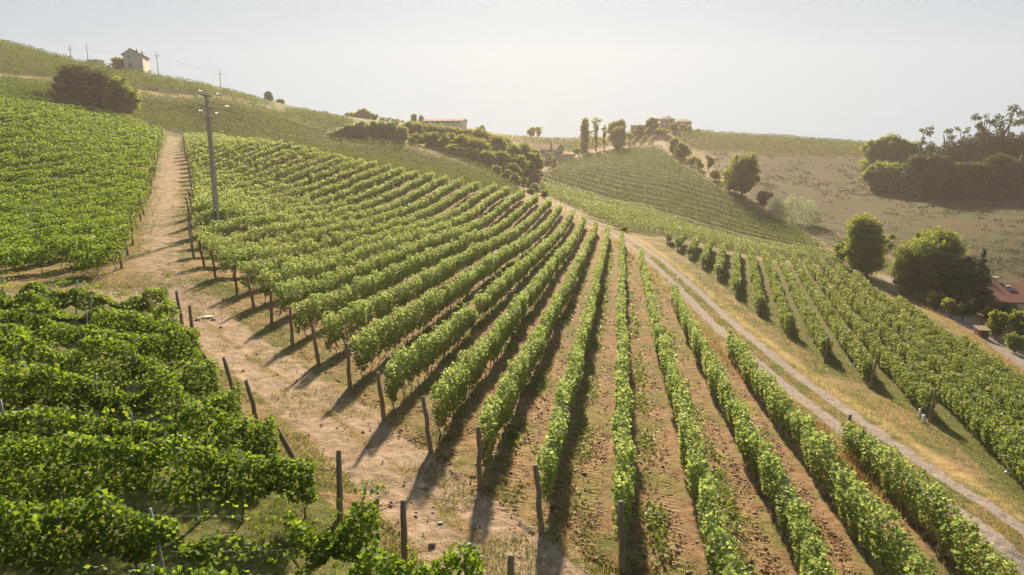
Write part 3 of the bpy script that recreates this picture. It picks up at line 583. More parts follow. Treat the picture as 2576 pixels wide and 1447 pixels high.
    leaves('crown', np.vstack(Ps), np.full(sum(map(len, Ps)), ls), M[m], t, up=.3, tone=np.concatenate(Ts), long=(np.array([0, 0, 1.]) if kind == 'reed' else None), aspect=.3 if kind == 'reed' else .85)
    return t
T_ = [
 (196, 170, 172, 95, 'large dark bushy tree on the left slope, leftmost of the dark clump', 'tree_dark', 'round'), (250, 184, 170, 90, 'dark bushy tree in the middle of the clump below the old house', 'tree_dark', 'round'),
 (300, 196, 168, 75, 'olive tinted tree at the right end of the dark clump on the left slope', 'tree', 'round'), (160, 205, 174, 60, 'low dark tree at the left foot of the clump on the slope', 'tree_dark', 'bush'),
 (299, 148, 254, 38, 'small green tree against the left wall of the old stone house', 'tree', 'round'), (675, 233, 286, 20, 'dark narrow tree standing alone on the left skyline', 'tree_dark', 'column'),
 (704, 250, 292, 20, 'small round tree on the skyline just right of the narrow dark tree', 'tree', 'round'), (820, 284, 300, 20, 'rusty brown round bush on the skyline left of the woods', 'rust', 'bush'),
 (782, 280, 310, 16, 'little green bush on the skyline left of the rusty bush', 'tree', 'bush'), (884, 284, 318, 36, 'left tree of the skyline trio above the silver grove', 'tree', 'round'), (912, 277, 320, 42, 'tallest tree of the skyline trio above the silver grove', 'tree', 'round'), (940, 288, 318, 34, 'right tree of the skyline trio above the silver grove', 'tree', 'round'),
 (972, 297, 318, 40, 'low rounded tree on the skyline between the trio and the barn', 'tree', 'round'), (1000, 301, 322, 34, 'flat topped tree on the skyline left of the two pointed trees', 'tree', 'round'),
 (1041, 288, 330, 16, 'left one of two pointed trees beside the pale barn', 'tree', 'column'), (1059, 291, 330, 14, 'right one of two pointed trees beside the pale barn', 'tree', 'column'),
 (1212, 315, 345, 13, 'tiny tree on the skyline right of the pale barn', 'tree', 'round'), (1338, 322, 362, 22, 'dense half of the lone tree pair on the centre skyline', 'tree', 'round'), (1355, 320, 364, 24, 'thin see-through tree of the pair on the centre skyline', 'tree', 'sparse'),
 (1473, 295, 296, 26, 'tall ivy covered trunk like a green column on the centre hill', 'tree', 'column'), (1500, 297, 297, 36, 'gappy tall tree just right of the ivy column', 'tree', 'sparse'), (1521, 314, 300, 22, 'smaller gappy tree leaning right beside the tall gappy one', 'tree', 'sparse'),
 (1552, 303, 302, 46, 'big rounded tree left of the villa, dense and dark', 'tree', 'round'), (1556, 318, 292, 38, 'dense lower tree in front of the big rounded one left of the villa', 'tree', 'round'), (1585, 325, 315, 16, 'little bush between rounded tree and low outbuilding', 'tree', 'bush'),
 (1608, 314, 320, 22, 'pointed tree in front of the low outbuilding by the villa', 'tree', 'round'), (1640, 297, 326, 28, 'umbrella shaped tree against the left side of the villa', 'tree', 'round'), (1650, 297, 328, 20, 'taller tree touching the left corner of the villa', 'tree', 'round'),
 (1632, 322, 318, 24, 'low hedge tree under the umbrella shaped tree', 'tree', 'bush'), (1695, 309, 322, 19, 'round tree in front of the middle of the villa', 'tree', 'round'), (1717, 313, 324, 15, 'small tree before the right wing of the villa', 'tree', 'round'), (1732, 316, 324, 20, 'bush at the right corner of the villa', 'tree', 'bush'), (1758, 321, 325, 12, 'tiny bush on the ridge right of the villa', 'tree', 'bush'),
 (1670, 322, 314, 36, 'wide low bush below the villa beside the hill track', 'tree', 'bush'),
 (1700, 346, 268, 30, 'dark tree at the top of the bush line right of the hill track', 'tree', 'round'), (1716, 360, 252, 34, 'second dark tree down the bush line right of the hill track', 'tree', 'round'), (1742, 384, 235, 28, 'bush at the lower end of the dark bush line', 'tree', 'bush'), (1762, 392, 225, 24, 'small bush between the bush line and the brown slope', 'tree', 'bush'), (1785, 384, 222, 26, 'pale yellowish bush at the left edge of the brown slope', 'vine_olive', 'bush'), (1735, 368, 262, 14, 'tiny bush on the top edge of the brown slope', 'tree', 'bush'),
 (1872, 389, 184, 74, 'tall egg shaped tree standing at the left edge of the brown slope', 'tree', 'round'), (1838, 424, 190, 44, 'lower tree joined to the left side of the egg shaped tree', 'tree', 'round'), (1800, 425, 205, 34, 'scrubby bush up the ditch from the egg shaped tree', 'straw', 'bush'), (1925, 470, 172, 40, 'dry tawny bush below the egg shaped tree', 'rust', 'bush'),
 (2000, 498, 162, 130, 'wide silvery green willow thicket on the brown slope', 'reed', 'reed'),
 (2192, 550, 106, 118, 'rounded olive green tree at the far end of the lower road', 'tree', 'round'), (2118, 606, 112, 52, 'low bush at the left foot of the rounded olive tree', 'tree', 'bush'), (2345, 582, 92, 140, 'broad spreading tree beside the lower road', 'tree', 'round'), (2422, 650, 88, 96, 'dark dense tree between the broad tree and the spruce', 'tree_dark', 'round'), (2395, 610, 97, 60, 'tree half hidden behind the right side of the broad tree', 'tree', 'round'),
 (2477, 626, 98, 62, 'dark green spruce left of the red roofed house', 'conifer', 'conifer'), (2468, 690, 86, 60, 'dark round tree touching the left end of the red roof', 'tree_dark', 'round'), (2266, 672, 101, 34, 'dark bush at the bend of the lower road', 'tree_dark', 'bush'), (2283, 680, 97, 26, 'silvery shrub at the roadside under the broad tree', 'reed', 'bush'),
 (2330, 716, 88, 40, 'grey green hedge bush nearest the broad tree trunk', 'tree', 'bush'), (2362, 728, 84, 44, 'grey green hedge bush second along the lower road', 'tree', 'bush'), (2398, 742, 80, 40, 'grey green hedge bush third along the lower road', 'tree', 'bush'), (2430, 752, 79, 46, 'dark garden bush left of the small brown hut', 'tree_dark', 'bush'), (2520, 742, 80, 66, 'garden shrubs just below the red roof', 'tree_dark', 'bush'),
 (2560, 752, 78, 50, 'dark shrub below the right end of the red roof', 'tree_dark', 'bush'), (2514, 780, 73, 44, 'small fruit tree just right of the brown hut', 'tree', 'round'), (2566, 782, 72, 56, 'leafy garden tree at the right edge above the lower road', 'tree', 'round'), (2560, 830, 68, 50, 'low yellow green bush at the right edge beside the lower road', 'vine_olive', 'bush'),
 (1248, 412, 184, 28, 'bush at the left end of the bush line above the gravel road end', 'tree', 'bush'), (1272, 420, 180, 28, 'second bush of the line above the gravel road end', 'tree', 'bush'), (1298, 430, 178, 28, 'third bush of the line above the gravel road end', 'vine_olive', 'bush'), (1318, 440, 174, 22, 'yellowish bush fourth of the line above the gravel road end', 'vine_olive', 'bush'),
 (1350, 455, 170, 26, 'blue grey bush at the very end of the gravel road', 'reed', 'bush'), (1368, 474, 160, 24, 'dark bush touching the end of the gravel road', 'tree', 'bush'), (1335, 470, 165, 22, 'low bush left of the blue grey one', 'tree', 'bush'), (1570, 585, 118, 16, 'small dark bush beside the middle of the gravel road', 'tree', 'bush'),
 (1385, 372, 262, 16, 'bush against the front of the farmhouse', 'tree', 'bush'), (1395, 386, 248, 18, 'round bush in the farmhouse yard', 'tree', 'bush'), (1362, 384, 246, 20, 'bush at the left front of the farmhouse', 'tree', 'bush'), (1448, 370, 290, 34, 'dark bush on the track right of the farmhouse', 'tree', 'bush'),
]
for a in T_:
    b_ = a[6] in ('bush', 'reed'); nm = 'bush' if a[6] == 'bush' else 'willow_thicket' if a[6] == 'reed' else 'spruce_tree' if a[6] == 'conifer' else 'broadleaf_tree'
    tree(*a[:4], a[4], a[5], a[6], nm, 'bush' if b_ else 'tree')
gw = 'trees of the silver grove left of the woods'
for i, (u, v, D, w_) in enumerate([(836, 332, 198, 34), (862, 322, 200, 42), (888, 313, 202, 44), (915, 308, 203, 44), (942, 306, 203, 42), (965, 308, 202, 44), (990, 306, 200, 46), (1010, 318, 196, 34)]):
    tree(u, v, D, w_, 'silvery green tree below the skyline trio, '+ordw(i+1)+' from the left in its grove', 'reed', 'round', 'grove_tree', 'tree', gw, .05)
WL = [(1032, 306, 232, 46), (1066, 310, 236, 44), (1100, 316, 238, 44), (1136, 319, 238, 44), (1170, 322, 236, 44), (1045, 335, 205, 50), (1085, 332, 208, 52), (1125, 336, 208, 52), (1160, 340, 206, 48), (1200, 326, 232, 48), (1232, 333, 232, 46), (1195, 350, 204, 54), (1240, 345, 212, 54), (1270, 348, 222, 46), (1288, 362, 208, 46), (1322, 362, 214, 54), (1300, 385, 200, 40), (1255, 380, 198, 40), (1220, 380, 196, 40), (1180, 372, 196, 36), (1342, 378, 208, 36), (1140, 362, 198, 36), (1290, 408, 190, 30)]
for i, (u, v, D, w_) in enumerate(sorted(WL)):
    tree(u, v+3, D, w_*1.35, 'round crowned tree in the central woods, '+ordw(i+1)+' counting from the left', 'tree', 'round', 'woodland_tree', 'tree', 'trees of the central woods', .04)
WR = [(2200, 352, 232, 60, 'tree', 'round'), (2232, 348, 228, 66, 'tree', 'round'), (2266, 346, 224, 64, 'tree', 'round'), (2216, 400, 208, 60, 'tree', 'round'), (2258, 392, 204, 60, 'tree', 'round'), (2300, 350, 222, 66, 'tree', 'round'), (2345, 362, 218, 70, 'tree_dark', 'round'), (2390, 360, 214, 74, 'tree_dark', 'round'), (2440, 352, 210, 76, 'tree_dark', 'round'), (2490, 348, 206, 80, 'tree_dark', 'round'), (2545, 340, 200, 84, 'tree_dark', 'round'), (2600, 335, 198, 84, 'tree_dark', 'round'),
      (2306, 400, 196, 66, 'tree_dark', 'round'), (2356, 396, 194, 70, 'tree_dark', 'round'), (2410, 400, 190, 74, 'tree_dark', 'round'), (2464, 398, 188, 78, 'tree_dark', 'round'), (2520, 396, 186, 80, 'tree_dark', 'round'), (2580, 392, 184, 84, 'tree_dark', 'round'), (2332, 452, 190, 50, 'tree_dark', 'bush'), (2390, 452, 187, 54, 'tree_dark', 'bush'), (2450, 455, 184, 54, 'tree_dark', 'bush'), (2510, 458, 180, 60, 'tree_dark', 'bush'), (2566, 460, 178, 60, 'tree_dark', 'bush')]
for i, (u, v, D, w_, m_, k_) in enumerate(sorted(WR)):
    v += (0, 14, -12, 20, -4, 10, -16)[i % 7]*(1 if v > 370 else .5); w_ *= (1, 1.15, .9)[i % 3]
    tree(u, v, D, w_, ('olive' if m_ == 'tree' else 'dark')+' tree in the right hand wood, '+ordw(i+1)+' counting from the left', m_, k_, 'woodland_tree', 'tree', 'trees of the right hand wood', .03)
for u, v, D, w_, lb in [(2338, 312, 216, 48, 'spindly tree rising above the wood, leftmost of the thin ones'), (2392, 316, 214, 50, 'leaning spindly tree rising above the wood, second tall thin one'), (2432, 318, 212, 36, 'low spindly tree between the leaning one and the tall trees'), (2478, 282, 205, 60, 'tall thin crowned tree above the wood, left of the two tallest'), (2542, 266, 200, 84, 'tallest umbrella crowned tree above the right hand wood'), (2590, 290, 198, 60, 'tall thin tree cut by the right picture edge above the wood')]:
    tree(u, v, D, w_, lb, 'tree_dark', 'sparse', 'thin_tree')
# ------------------------------------------------------------------ electricity poles and wires
b0 = hit(547, 575); PX, PY = atD(547, 566, 60)[:2]; z0 = gz(PX, PY); ztop = atD(530, 237, 60)[2]; H = ztop-z0
ep_ = thing('electricity_pole', 'tall square concrete electricity pole rising among the vines beside the grassy path', 'utility pole', (PX, PY, z0), R(-8))
o_ = []; V = []
for z_, w_ in ((-.3, .19), (H*.5, .155), (H, .12)):
    V += [(-w_, -w_, z_), (w_, -w_, z_), (w_, w_, z_), (-w_, w_, z_)]
Fq = [(i*4+j, i*4+(j+1) % 4, i*4+4+(j+1) % 4, i*4+4+j) for i in range(2) for j in range(4)]+[(8, 9, 10, 11)]
link('pole_shaft', pymesh('pole_shaft', V, Fq), M['concrete'], ep_)
wl = []; 
for zz, x0, x1, L in ((H-.10, -.75, .55, 1), (H-1.12, -.20, .70, 1), (H-1.95, -.85, .55, 1)):
    mb = MB(); V = [(x0, -.07, zz+.22), (x1, -.07, zz-.02), (x1, -.07, zz-.16), (.0, -.07, zz-.2), (x0, .07, zz+.22), (x1, .07, zz-.02), (x1, .07, zz-.16), (.0, .07, zz-.2)]
    me = pymesh('bracket', V, [(0, 3, 2, 1), (4, 5, 6, 7), (0, 1, 5, 4), (1, 2, 6, 5), (2, 3, 7, 6), (3, 0, 4, 7)]); ob = link('bracket', me, M['concrete'], ep_); ob.location.y = -.22
def insul(parent, p, d):
    ch = []; d = Vector(d).normalized(); p = Vector(p)
    V, Fc = tubes([([p+d*s_ for s_ in (0, .04, .05, .12, .13, .20, .21, .28, .30, .36)], [.02, .02, .09, .09, .03, .03, .09, .09, .03, .02])], 10); return link('insulator', pymesh('insulator', V, Fc, True), M['glass_ins'], parent)
def wire(p, q, sag, label, r=.016):
    p, q = Vector(p), Vector(q); n = 28; P = [p.lerp(q, i/n)-Vector((0, 0, 4*sag*(i/n)*(1-i/n)))-p for i in range(n+1)]
    V, Fc = tubes([(P, [r]*(n+1))], 5); o = link('power_wire', pymesh('power_wire', V, Fc, True), M['steel'], None, p); return tag(o, label, 'wire', 'wires of the concrete pole')
LW = [((499, 229), (-260, 172), 'upper wire running left from the concrete pole across the slope', .5), ((499, 279), (-260, 228), 'lower wire running left from the concrete pole across the dark clump', .5)]
for i, (a_, e_, lb, sg_l) in enumerate(LW):
    A_ = atD(*a_, 59.6); E_ = atD(*e_, 95); wire(A_, E_, sg_l, lb); lp = Vector(A_)-Vector((PX, PY, z0)); lp.rotate(Matrix.Rotation(R(8), 3, 'Z')); insul(ep_, lp, (1, .0, -.1))
RW = [((541, 237), (2950, 652), 'topmost wire running right from the concrete pole over the vines', 2.2), ((565, 268), (2950, 668), 'middle wire running right from the concrete pole over the vines', 2.2), ((541, 285), (2950, 690), 'lowest wire running right from the concrete pole over the vines', 2.2)]
for i, (a_, e_, lb, sg_l) in enumerate(RW):
    A_ = atD(*a_, 59.6); E_ = atD(*e_, 66); wire(A_, E_, sg_l, lb); lp = Vector(A_)-Vector((PX, PY, z0)); lp.rotate(Matrix.Rotation(R(8), 3, 'Z')); insul(ep_, lp, (1, 0, -.05))
RP = []
for (u, vt, ub, vb, D, arm, lb) in [(175, 114, 181, 166, 252, 1, 'thin pole with a crossarm on the left hillside, leftmost on the skyline'), (217, 110, 221, 149, 270, 0, 'bare thin pole standing by the low wall on the left crest'), (393, 130, 397, 188, 258, 1, 'thin pole with a small crossarm right of the old house'), (552, 177, 555, 224, 280, 1, 'thinnest pole on the skyline halfway down the left crest')]:
    a_ = atD(u, vt, D); x, y = a_[:2]; zb = gz(x, y); h = a_[2]-zb; t = thing('ridge_pole', lb, 'utility pole', (x, y, zb), 0, 'poles on the left crest')
    tubeobj('pole_shaft', [([(0, 0, -.2), (0, 0, h*.5), (0, 0, h)], [.17, .14, .10])], M['concrete'], t, 8)
    if arm: tubeobj('crossarm', [([(-1.1, 0, h-1.5), (1.1, 0, h-1.5)], [.10, .10])], M['concrete'], t, 6)
    RP.append((x, y, zb+h-.3))
for (i, j, s_) in ((0, 1, .4), (0, 2, 1.2), (2, 3, 1.2)): o = wire(RP[i], RP[j], s_, ('thin wire between the two leftmost crest poles', 'thin wire from leftmost crest pole towards the house', 'thin wire between the two poles right of the old house')[0 if j == 1 else 1 if i == 0 else 2], .02)
# ------------------------------------------------------------------ buildings
def place_xy(u, v, D): p = atD(u, v, D); return p[0], p[1], gz(p[0], p[1])
# old stone farmhouse on the left crest
x, y, z = place_xy(337, 175, 250); zt = atD(320, 122, 250)[2]; Hh = zt-z; px = 250/FPX
hs = thing('old_house', 'tall old plastered stone house with dark gable roof on the left crest', 'house', (x, y, z), R(15)); W2 = 3.1; ze = Hh-1.9
MB().gable(-W2, W2, 0, 10, -3.0, ze, Hh-.15, -.5).build('wall', M['plaster'], hs)
rf = MB(); rf.slab([(-.5, -.45, Hh+.05), (-.5, 10.4, Hh+.05), (-W2-.65, 10.4, ze-.35), (-W2-.65, -.45, ze-.35)], .18); rf.slab([(-.5, -.45, Hh+.05), (-.5, 10.4, Hh+.05), (W2+.65, 10.4, ze-.28), (W2+.65, -.45, ze-.28)], .18); roof = rf.build('roof', M['roof_brown'], hs)
for cx_, cy_, ch_ in ((.7, 3.5, .55), (1.7, 6.5, .3)): MB().box(cx_-.2, cx_+.2, cy_-.2, cy_+.2, Hh-2.0, Hh+ch_-.2).build('chimney', M['roof_red'], roof)
for x0, x1, za, zb in ((-1.75, -1.1, ze-1.6, ze-.55), (-1.5, -.75, ze-4.6, ze-3.0)):
    wn = MB().box(x0, x1, -.03, .1, za, zb).build('window', M['darkwood'], hs); MB().box(x0+.08, x1-.08, -.05, -.031, za+.08, zb-.08).build('pane', M['pane'], wn)
MB().slab([(W2, 8.4, ze-4.2), (W2, 11.0, ze-4.2), (W2+1.4, 11.0, ze-4.9), (W2+1.4, 8.4, ze-4.9)], .15).build('lean_to_roof', M['roof_brown'], hs)
# low wall on the crest
x, y, z = place_xy(232, 152, 268); t = thing('stone_wall', 'low flat stone wall on the left crest beside the bare pole', 'wall', (x, y, z), R(-18))
MB().box(-2.6, 2.6, -.4, 3, -1.5, 1.5).build('masonry', M['plaster'], t); MB().box(-2.75, 2.75, -.55, 3.15, 1.5, 1.66).build('coping', M['stone'], t)
# long pale barn on the centre skyline
x, y, z = place_xy(1120, 318, 328); zt = atD(1120, 300, 328)[2]; Hh = max(zt-z, 2.5); t = thing('pale_barn', 'long low pale barn with shallow brown roof on the centre skyline', 'barn', (x, y, z), R(82)); Lb = 9.5
MB().gable(-5, 5, -Lb, Lb, -2, Hh-1.1, Hh).build('wall', M['cream'], t)
rr = MB(); rr.slab([(0, -Lb-.5, Hh+.15), (0, Lb+.5, Hh+.15), (-5.6, Lb+.5, Hh-1.05), (-5.6, -Lb-.5, Hh-1.05)], .2); rr.slab([(0, -Lb-.5, Hh+.15), (0, Lb+.5, Hh+.15), (5.6, Lb+.5, Hh-1.05), (5.6, -Lb-.5, Hh-1.05)], .2); rr.build('roof', M['roof_brown'], t)
for i in range(7): yy = -Lb+1.2+i*2.5; w_ = MB().box(-5.04, -4.95, yy, yy+1.7, Hh-2.0, Hh-1.35).build('window', M['pane'], t)
# hilltop villa
x, y, z = place_xy(1678, 320, 334); zt = atD(1678, 292, 334)[2]; Hh = zt-z; t = thing('hilltop_villa', 'pale two storey villa with brown tiled roofs on the central hilltop', 'house', (x, y, z), R(-12))
def hip(mb, x0, x1, y0, y1, z0, zr, ov=.5, r=.35):
    x0 -= ov; x1 += ov; y0 -= ov; y1 += ov; o = len(mb.V); ym = (y0+y1)/2; q = (x1-x0)*r
    mb.V += [(x0, y0, z0), (x1, y0, z0), (x1, y1, z0), (x0, y1, z0), (x0+q, ym, zr), (x1-q, ym, zr), (x0, y0, z0-.2), (x1, y0, z0-.2), (x1, y1, z0-.2), (x0, y1, z0-.2)]
    mb.F += [(o, o+1, o+5, o+4), (o+1, o+2, o+5), (o+2, o+3, o+4, o+5), (o+3, o, o+4), (o+6, o+7, o+1, o), (o+7, o+8, o+2, o+1), (o+8, o+9, o+3, o+2), (o+9, o+6, o, o+3), (o+9, o+8, o+7, o+6)]
MB().box(-3.6, 3.4, 0, 8, -2, Hh-1.5).build('wall', M['cream'], t); MB().box(3.4, 11.4, 1, 9, -2, Hh-2.8).build('wing_wall', M['cream'], t)
mb = MB(); hip(mb, -3.6, 3.4, 0, 8, Hh-1.5, Hh); rf1 = mb.build('roof', M['roof_brown'], t); mb = MB(); hip(mb, 3.4+.6, 11.4, 1, 9, Hh-2.8, Hh-1.35, .55, .3); mb.build('wing_roof', M['roof_brown'], t)
MB().box(.4, .9, 3, 3.5, Hh-.9, Hh+.4).build('chimney', M['cream'], rf1)
for i, xx in enumerate((-2.6, -.6, 1.4, 5.6, 9.4)):
    for zz in ((Hh-3.2, Hh-5.6) if i < 3 else (Hh-4.6,)): w_ = MB().box(xx, xx+.8, (-.04 if i < 3 else .96), (.05 if i < 3 else 1.05), zz, zz+1.3).build('window', M['darkwood'], t); MB().box(xx+.1, xx+.7, (-.06 if i < 3 else .94), (-.041 if i < 3 else .959), zz+.1, zz+1.2).build('pane', M['pane'], w_)
x, y, z = place_xy(1600, 324, 326); zt = atD(1596, 315, 326)[2]; t = thing('low_outbuilding', 'low flat pale outbuilding left of the hilltop villa', 'shed', (x, y, z), R(-6)); Hh = max(zt-z, 1.8)
MB().box(-2.4, 9, 0, 4, -2, Hh-.15).build('wall', M['plaster_pink'], t); MB().slab([(-2.7, -.3, Hh), (9.3, -.3, Hh), (9.3, 4.3, Hh+.25), (-2.7, 4.3, Hh+.25)], .15).build('roof', M['roof_red'], t); MB().box(-1.2, .2, -.03, .05, .2, Hh-.5).build('door', M['darkwood'], t)
# red roofed farmhouse in the hollow
q_ = hit(1375, 401, 200); x, y, z = q_; zt = atD(1380, 363, y)[2]; Hh = max(zt-z, 4.5); t = thing('farmhouse', 'farmhouse with red tiled roof and pale gable in the hollow beyond the woods', 'house', (x, y, z), R(62)); ze = Hh-1.9
MB().gable(-3.4, 3.4, -5.6, 5.2, -2, ze, Hh-.15).build('wall', M['plaster'], t)
rr = MB(); rr.slab([(0, -6.2, Hh+.05), (0, 5.7, Hh+.05), (-4.1, 5.7, ze-.3), (-4.1, -6.2, ze-.3)], .2); rr.slab([(0, -6.2, Hh+.05), (0, 5.7, Hh+.05), (4.1, 5.7, ze-.3), (4.1, -6.2, ze-.3)], .2); rf2 = rr.build('roof', M['roof_red'], t)
MB().box(-.25, .25, -2.2, -1.7, Hh-.6, Hh+.7).build('chimney', M['roof_red'], rf2)
mb = MB(); mb.box(-.10, .10, -5.66, -5.6, ze, Hh-.5); mb.box(-3.3, 3.3, -5.66, -5.602, ze-.12, ze+.05); mb.build('gable_beam', M['darkwood'], t)
for yy in (-3.5, 0, 3): w_ = MB().box(-3.44, -3.36, yy, yy+1, ze-1.9, ze-.7).build('window', M['darkwood'], t); MB().box(-3.46, -3.441, yy+.12, yy+.88, ze-1.8, ze-.8).build('pane', M['pane'], w_)
MB().box(-2.8, 2.8, -11.5, -5.7, -2, 1.9).build('annex_wall', M['plaster_pink'], t); MB().slab([(-3.4, -12, 1.95), (-3.4, -5.7, 2.9), (3.4, -5.7, 3.1), (3.4, -12, 2.1)], .18).build('annex_roof', M['roof_red'], t)
# house with long red roof at the right edge
x, y, z = place_xy(2503, 759, 84); Hh = atD(2503, 707, 90)[2]-z; ze = atD(2503, 760, 84)[2]-z; t = thing('red_roofed_house', 'low house with long red tiled roof, chimneys and a skylight at the right edge', 'house', (x, y, z), R(-6))
MB().box(.5, 13.5, .5, 9, -1, ze-.15).build('wall', M['cream'], t)
rr = MB(); rr.slab([(0, 0, ze), (14, 0, ze), (14, 5, Hh), (0, 5, Hh)], .2); rr.slab([(0, 10, ze), (14, 10, ze), (14, 5, Hh), (0, 5, Hh)], .2); rf3 = rr.build('roof', M['roof_red'], t)
for cx_, cy_, hh in ((.1, 5.6, 1.0), (3.2, 6.0, .5)): mb = MB(); mb.box(cx_-.25, cx_+.25, cy_-.25, cy_+.25, Hh-1.0, Hh+hh); mb.box(cx_-.33, cx_+.33, cy_-.33, cy_+.33, Hh+hh, Hh+hh+.12); mb.build('chimney', M['plaster_pink'], rf3)
sl_ = (Hh-ze)/5; mb = MB(); mb.slab([(3.1, 2.6, ze+sl_*2.6+.1), (4.2, 2.6, ze+sl_*2.6+.1), (4.2, 3.4, ze+sl_*3.4+.1), (3.1, 3.4, ze+sl_*3.4+.1)], .1); mb.build('skylight', M['pane'], rf3)
mb = MB(); mb.slab([(3.4, 3.9, ze+sl_*3.9+.12), (4.0, 3.9, ze+sl_*3.9+.12), (4.0, 4.15, ze+sl_*4.15+.12), (3.4, 4.15, ze+sl_*4.15+.12)], .1); mb.build('roof_vent', M['white'], rf3)
for xx in (2, 6, 10): w_ = MB().box(xx, xx+1.0, .46, .55, .9, 2.0).build('window', M['darkwood'], t); MB().box(xx+.1, xx+.9, .44, .459, 1.0, 1.9).build('pane', M['pane'], w_)
# brown hut
x, y, z = place_xy(2480, 810, 72); t = thing('garden_hut', 'small dark brown garden hut with pale sloping roof beside the lower road', 'shed', (x, y, z), R(-10))
MB().box(-.5, .5, 0, 1.2, -.2, .9).build('wall', M['redwood'], t); MB().slab([(-.65, -.15, .92), (.65, -.15, .92), (.65, 1.35, 1.12), (-.65, 1.35, 1.12)], .06).build('roof', M['wood'], t); MB().box(-.2, .22, -.03, .02, 0, .7).build('door', M['darkwood'], t)
# ------------------------------------------------------------------ small things
def rock(u, v, r, label, flat=.5, name='stone', m='stone', seed=0):
    p = hit(u, v); g = np.random.default_rng(seed); bm = bmesh_ico(r, flat, g); o = link(name, bm, M[m], None, Vector(p)+Vector((0, 0, r*flat*.3))); return tag(o, label, 'stone')
def bmesh_ico(r, flat, g):
    import bmesh
    bm = bmesh.new(); bmesh.ops.create_icosphere(bm, subdivisions=3, radius=r)
    k = g.uniform(-1, 1, (5, 3))
    for v in bm.verts:
        d = v.co.normalized(); f = 1
        for q in k: f = min(f, 1.25-.55*max(0, d.dot(Vector(q).normalized())))
        v.co = Vector((v.co.x*f*1.25, v.co.y*f*.8, v.co.z*f*flat))
    me = bpy.data.meshes.new('stone'); bm.to_mesh(me); bm.free(); return me
rock(520, 797, .36, 'flat pale slab lying at the crossing of the paths', .12, 'stone_slab', seed=1)
rock(497, 803, .15, 'small pale stone just left of the flat slab', .5, seed=2); rock(1106, 1316, .07, 'small white stone on the bare path near the bottom', .4, seed=3)
rock(538, 803, .13, 'small pale stone just right of the flat slab', .5, seed=4)
for i, (u, v) in enumerate([(2120, 478), (2300, 478), (2340, 482), (2400, 484), (2470, 490), (2530, 495)]): rock(u, v, .8+.3*(i % 3), 'chalky outcrop under the edge of the right hand wood, '+ordw(i+1)+' from the left', .25, 'rock_outcrop', seed=10+i)
def tube_guard(u, v, h, r, label, tilt=(0, 0)):
    p = hit(u, v); t = thing('vine_guard', label, 'plant guard', tuple(p)); o = tubeobj('sleeve', [([(0, 0, 0), (0, 0, h*.5), (0, 0, h)], [r, r*.97, r])], M['white'], t, 10); o.rotation_euler = (tilt[0], tilt[1], 0)
    tubeobj('stake', [([(r*1.3, 0, -.1), (r*1.3, 0, h*1.25)], [.012, .010])], M['wood'], t, 5).rotation_euler = (tilt[0], tilt[1], 0); return t
tube_guard(2322, 1066, .5, .09, 'short white sleeve at the foot of a vine in the right field'); tube_guard(2312, 1052, .55, .07, 'taller whitish sleeve behind the short one in the right field')
tube_guard(2532, 1192, .62, .13, 'white plastic pipe stub tilted in the grass at the right edge', (.25, .75))
# little stakes along the end of the gravel road
for i, (u, v) in enumerate([(1398, 522), (1410, 528), (1422, 532), (1448, 541), (1380, 512)]):
    p = hit(u, v); t = place('marker_stake', STAKE[0], None, p[0], p[1], p[2]); tag(t, 'thin stake at the far end of the gravel road, '+ordw(i+1)+' of the row of stakes', 'stake', 'stakes at the road end')
p = hit(932, 1296); tw = [([(0, 0, 0), (rng.normal()*.25, rng.normal()*.2, rng.uniform(.15, .4)), (rng.normal()*.5, rng.normal()*.3, rng.uniform(.2, .55))], [.012, .01, .005]) for _ in range(14)]
o = tubeobj('twig_pile', tw, M['redwood'], None, 4); o.location = p; tag(o, 'small heap of reddish cut vine twigs on the path edge', 'twig pile')
# ------------------------------------------------------------------ ground cover
def scatter(n, Dmin, Dmax, fn):
    d = np.exp(rng.uniform(math.log(Dmin), math.log(Dmax), n)); s = rng.uniform(-.84, .84, n); x = s*d; y = d; k = fn(x, y) > rng.random(n); return x[k], y[k]
def cover(name, label, x, y, size, h, m, long=None, aspect=.16, up=0., tone=None):
    P = np.c_[x, y, ground(x, y)+h]; o = leaves(name, P, size, M[m], None, up=up, aspect=aspect, long=long, tone=tone); return tag(o, label, 'ground cover', None, 'stuff')
UPV = np.array([0, 0, 1.])
def zn(x, y):
    dg_, sg_2 = pdist(x, y, GRAVEL); dp_, _ = pdist(x, y, PATHC); d2, _ = pdist(x, y, PATH2); inc = inpoly(x, y, POLY_C); return dg_, sg_2, dp_, d2, inc
def f_tall(x, y):
    dg_, s2, dp_, d2, inc = zn(x, y); a = np.exp(-((dg_-3.0)/.7)**2)*(s2 > 0); b = np.exp(-((dl2(x, y)-2.7)/.8)**2); return np.clip(a*1.2*(vnoise(x*.7, y*.5)+.25)+b, 0, 1)
def dl2(x, y): return pdist(x, y, LOWER)[0]
x, y = scatter(420000, 12, 130, f_tall); sz = np.maximum(.50, .006*y)
cover('tall_dry_grass', 'tall golden dry grass along the gravel road and the lower road', x, y, sz, sz*.42, 'straw', UPV, .09)
def f_green(x, y):
    dg_, s2, dp_, d2, inc = zn(x, y); r = (dg_ < .5)*.9+(dg_ > 1.6)*(dg_ < 9)*.55*(vnoise(x*.6, y*.6) > .42)+(dp_ > 1.6)*(dp_ < 5)*.8*(vnoise(x*.8+3, y*.8) > .45)+(dp_ < 1.3)*(vnoise(x*.7, y*.7+8) > .62)*.6+(d2 > .6)*(d2 < 5)*.5*(vnoise(x*.5, y*.9) > .5)
    return np.clip(r*(1-.9*inc*np.clip(dCe_f(x, y)/3, 0, 1)), 0, 1)
def dCe_f(x, y): return pdist(x, y, C_EDGE)[0]
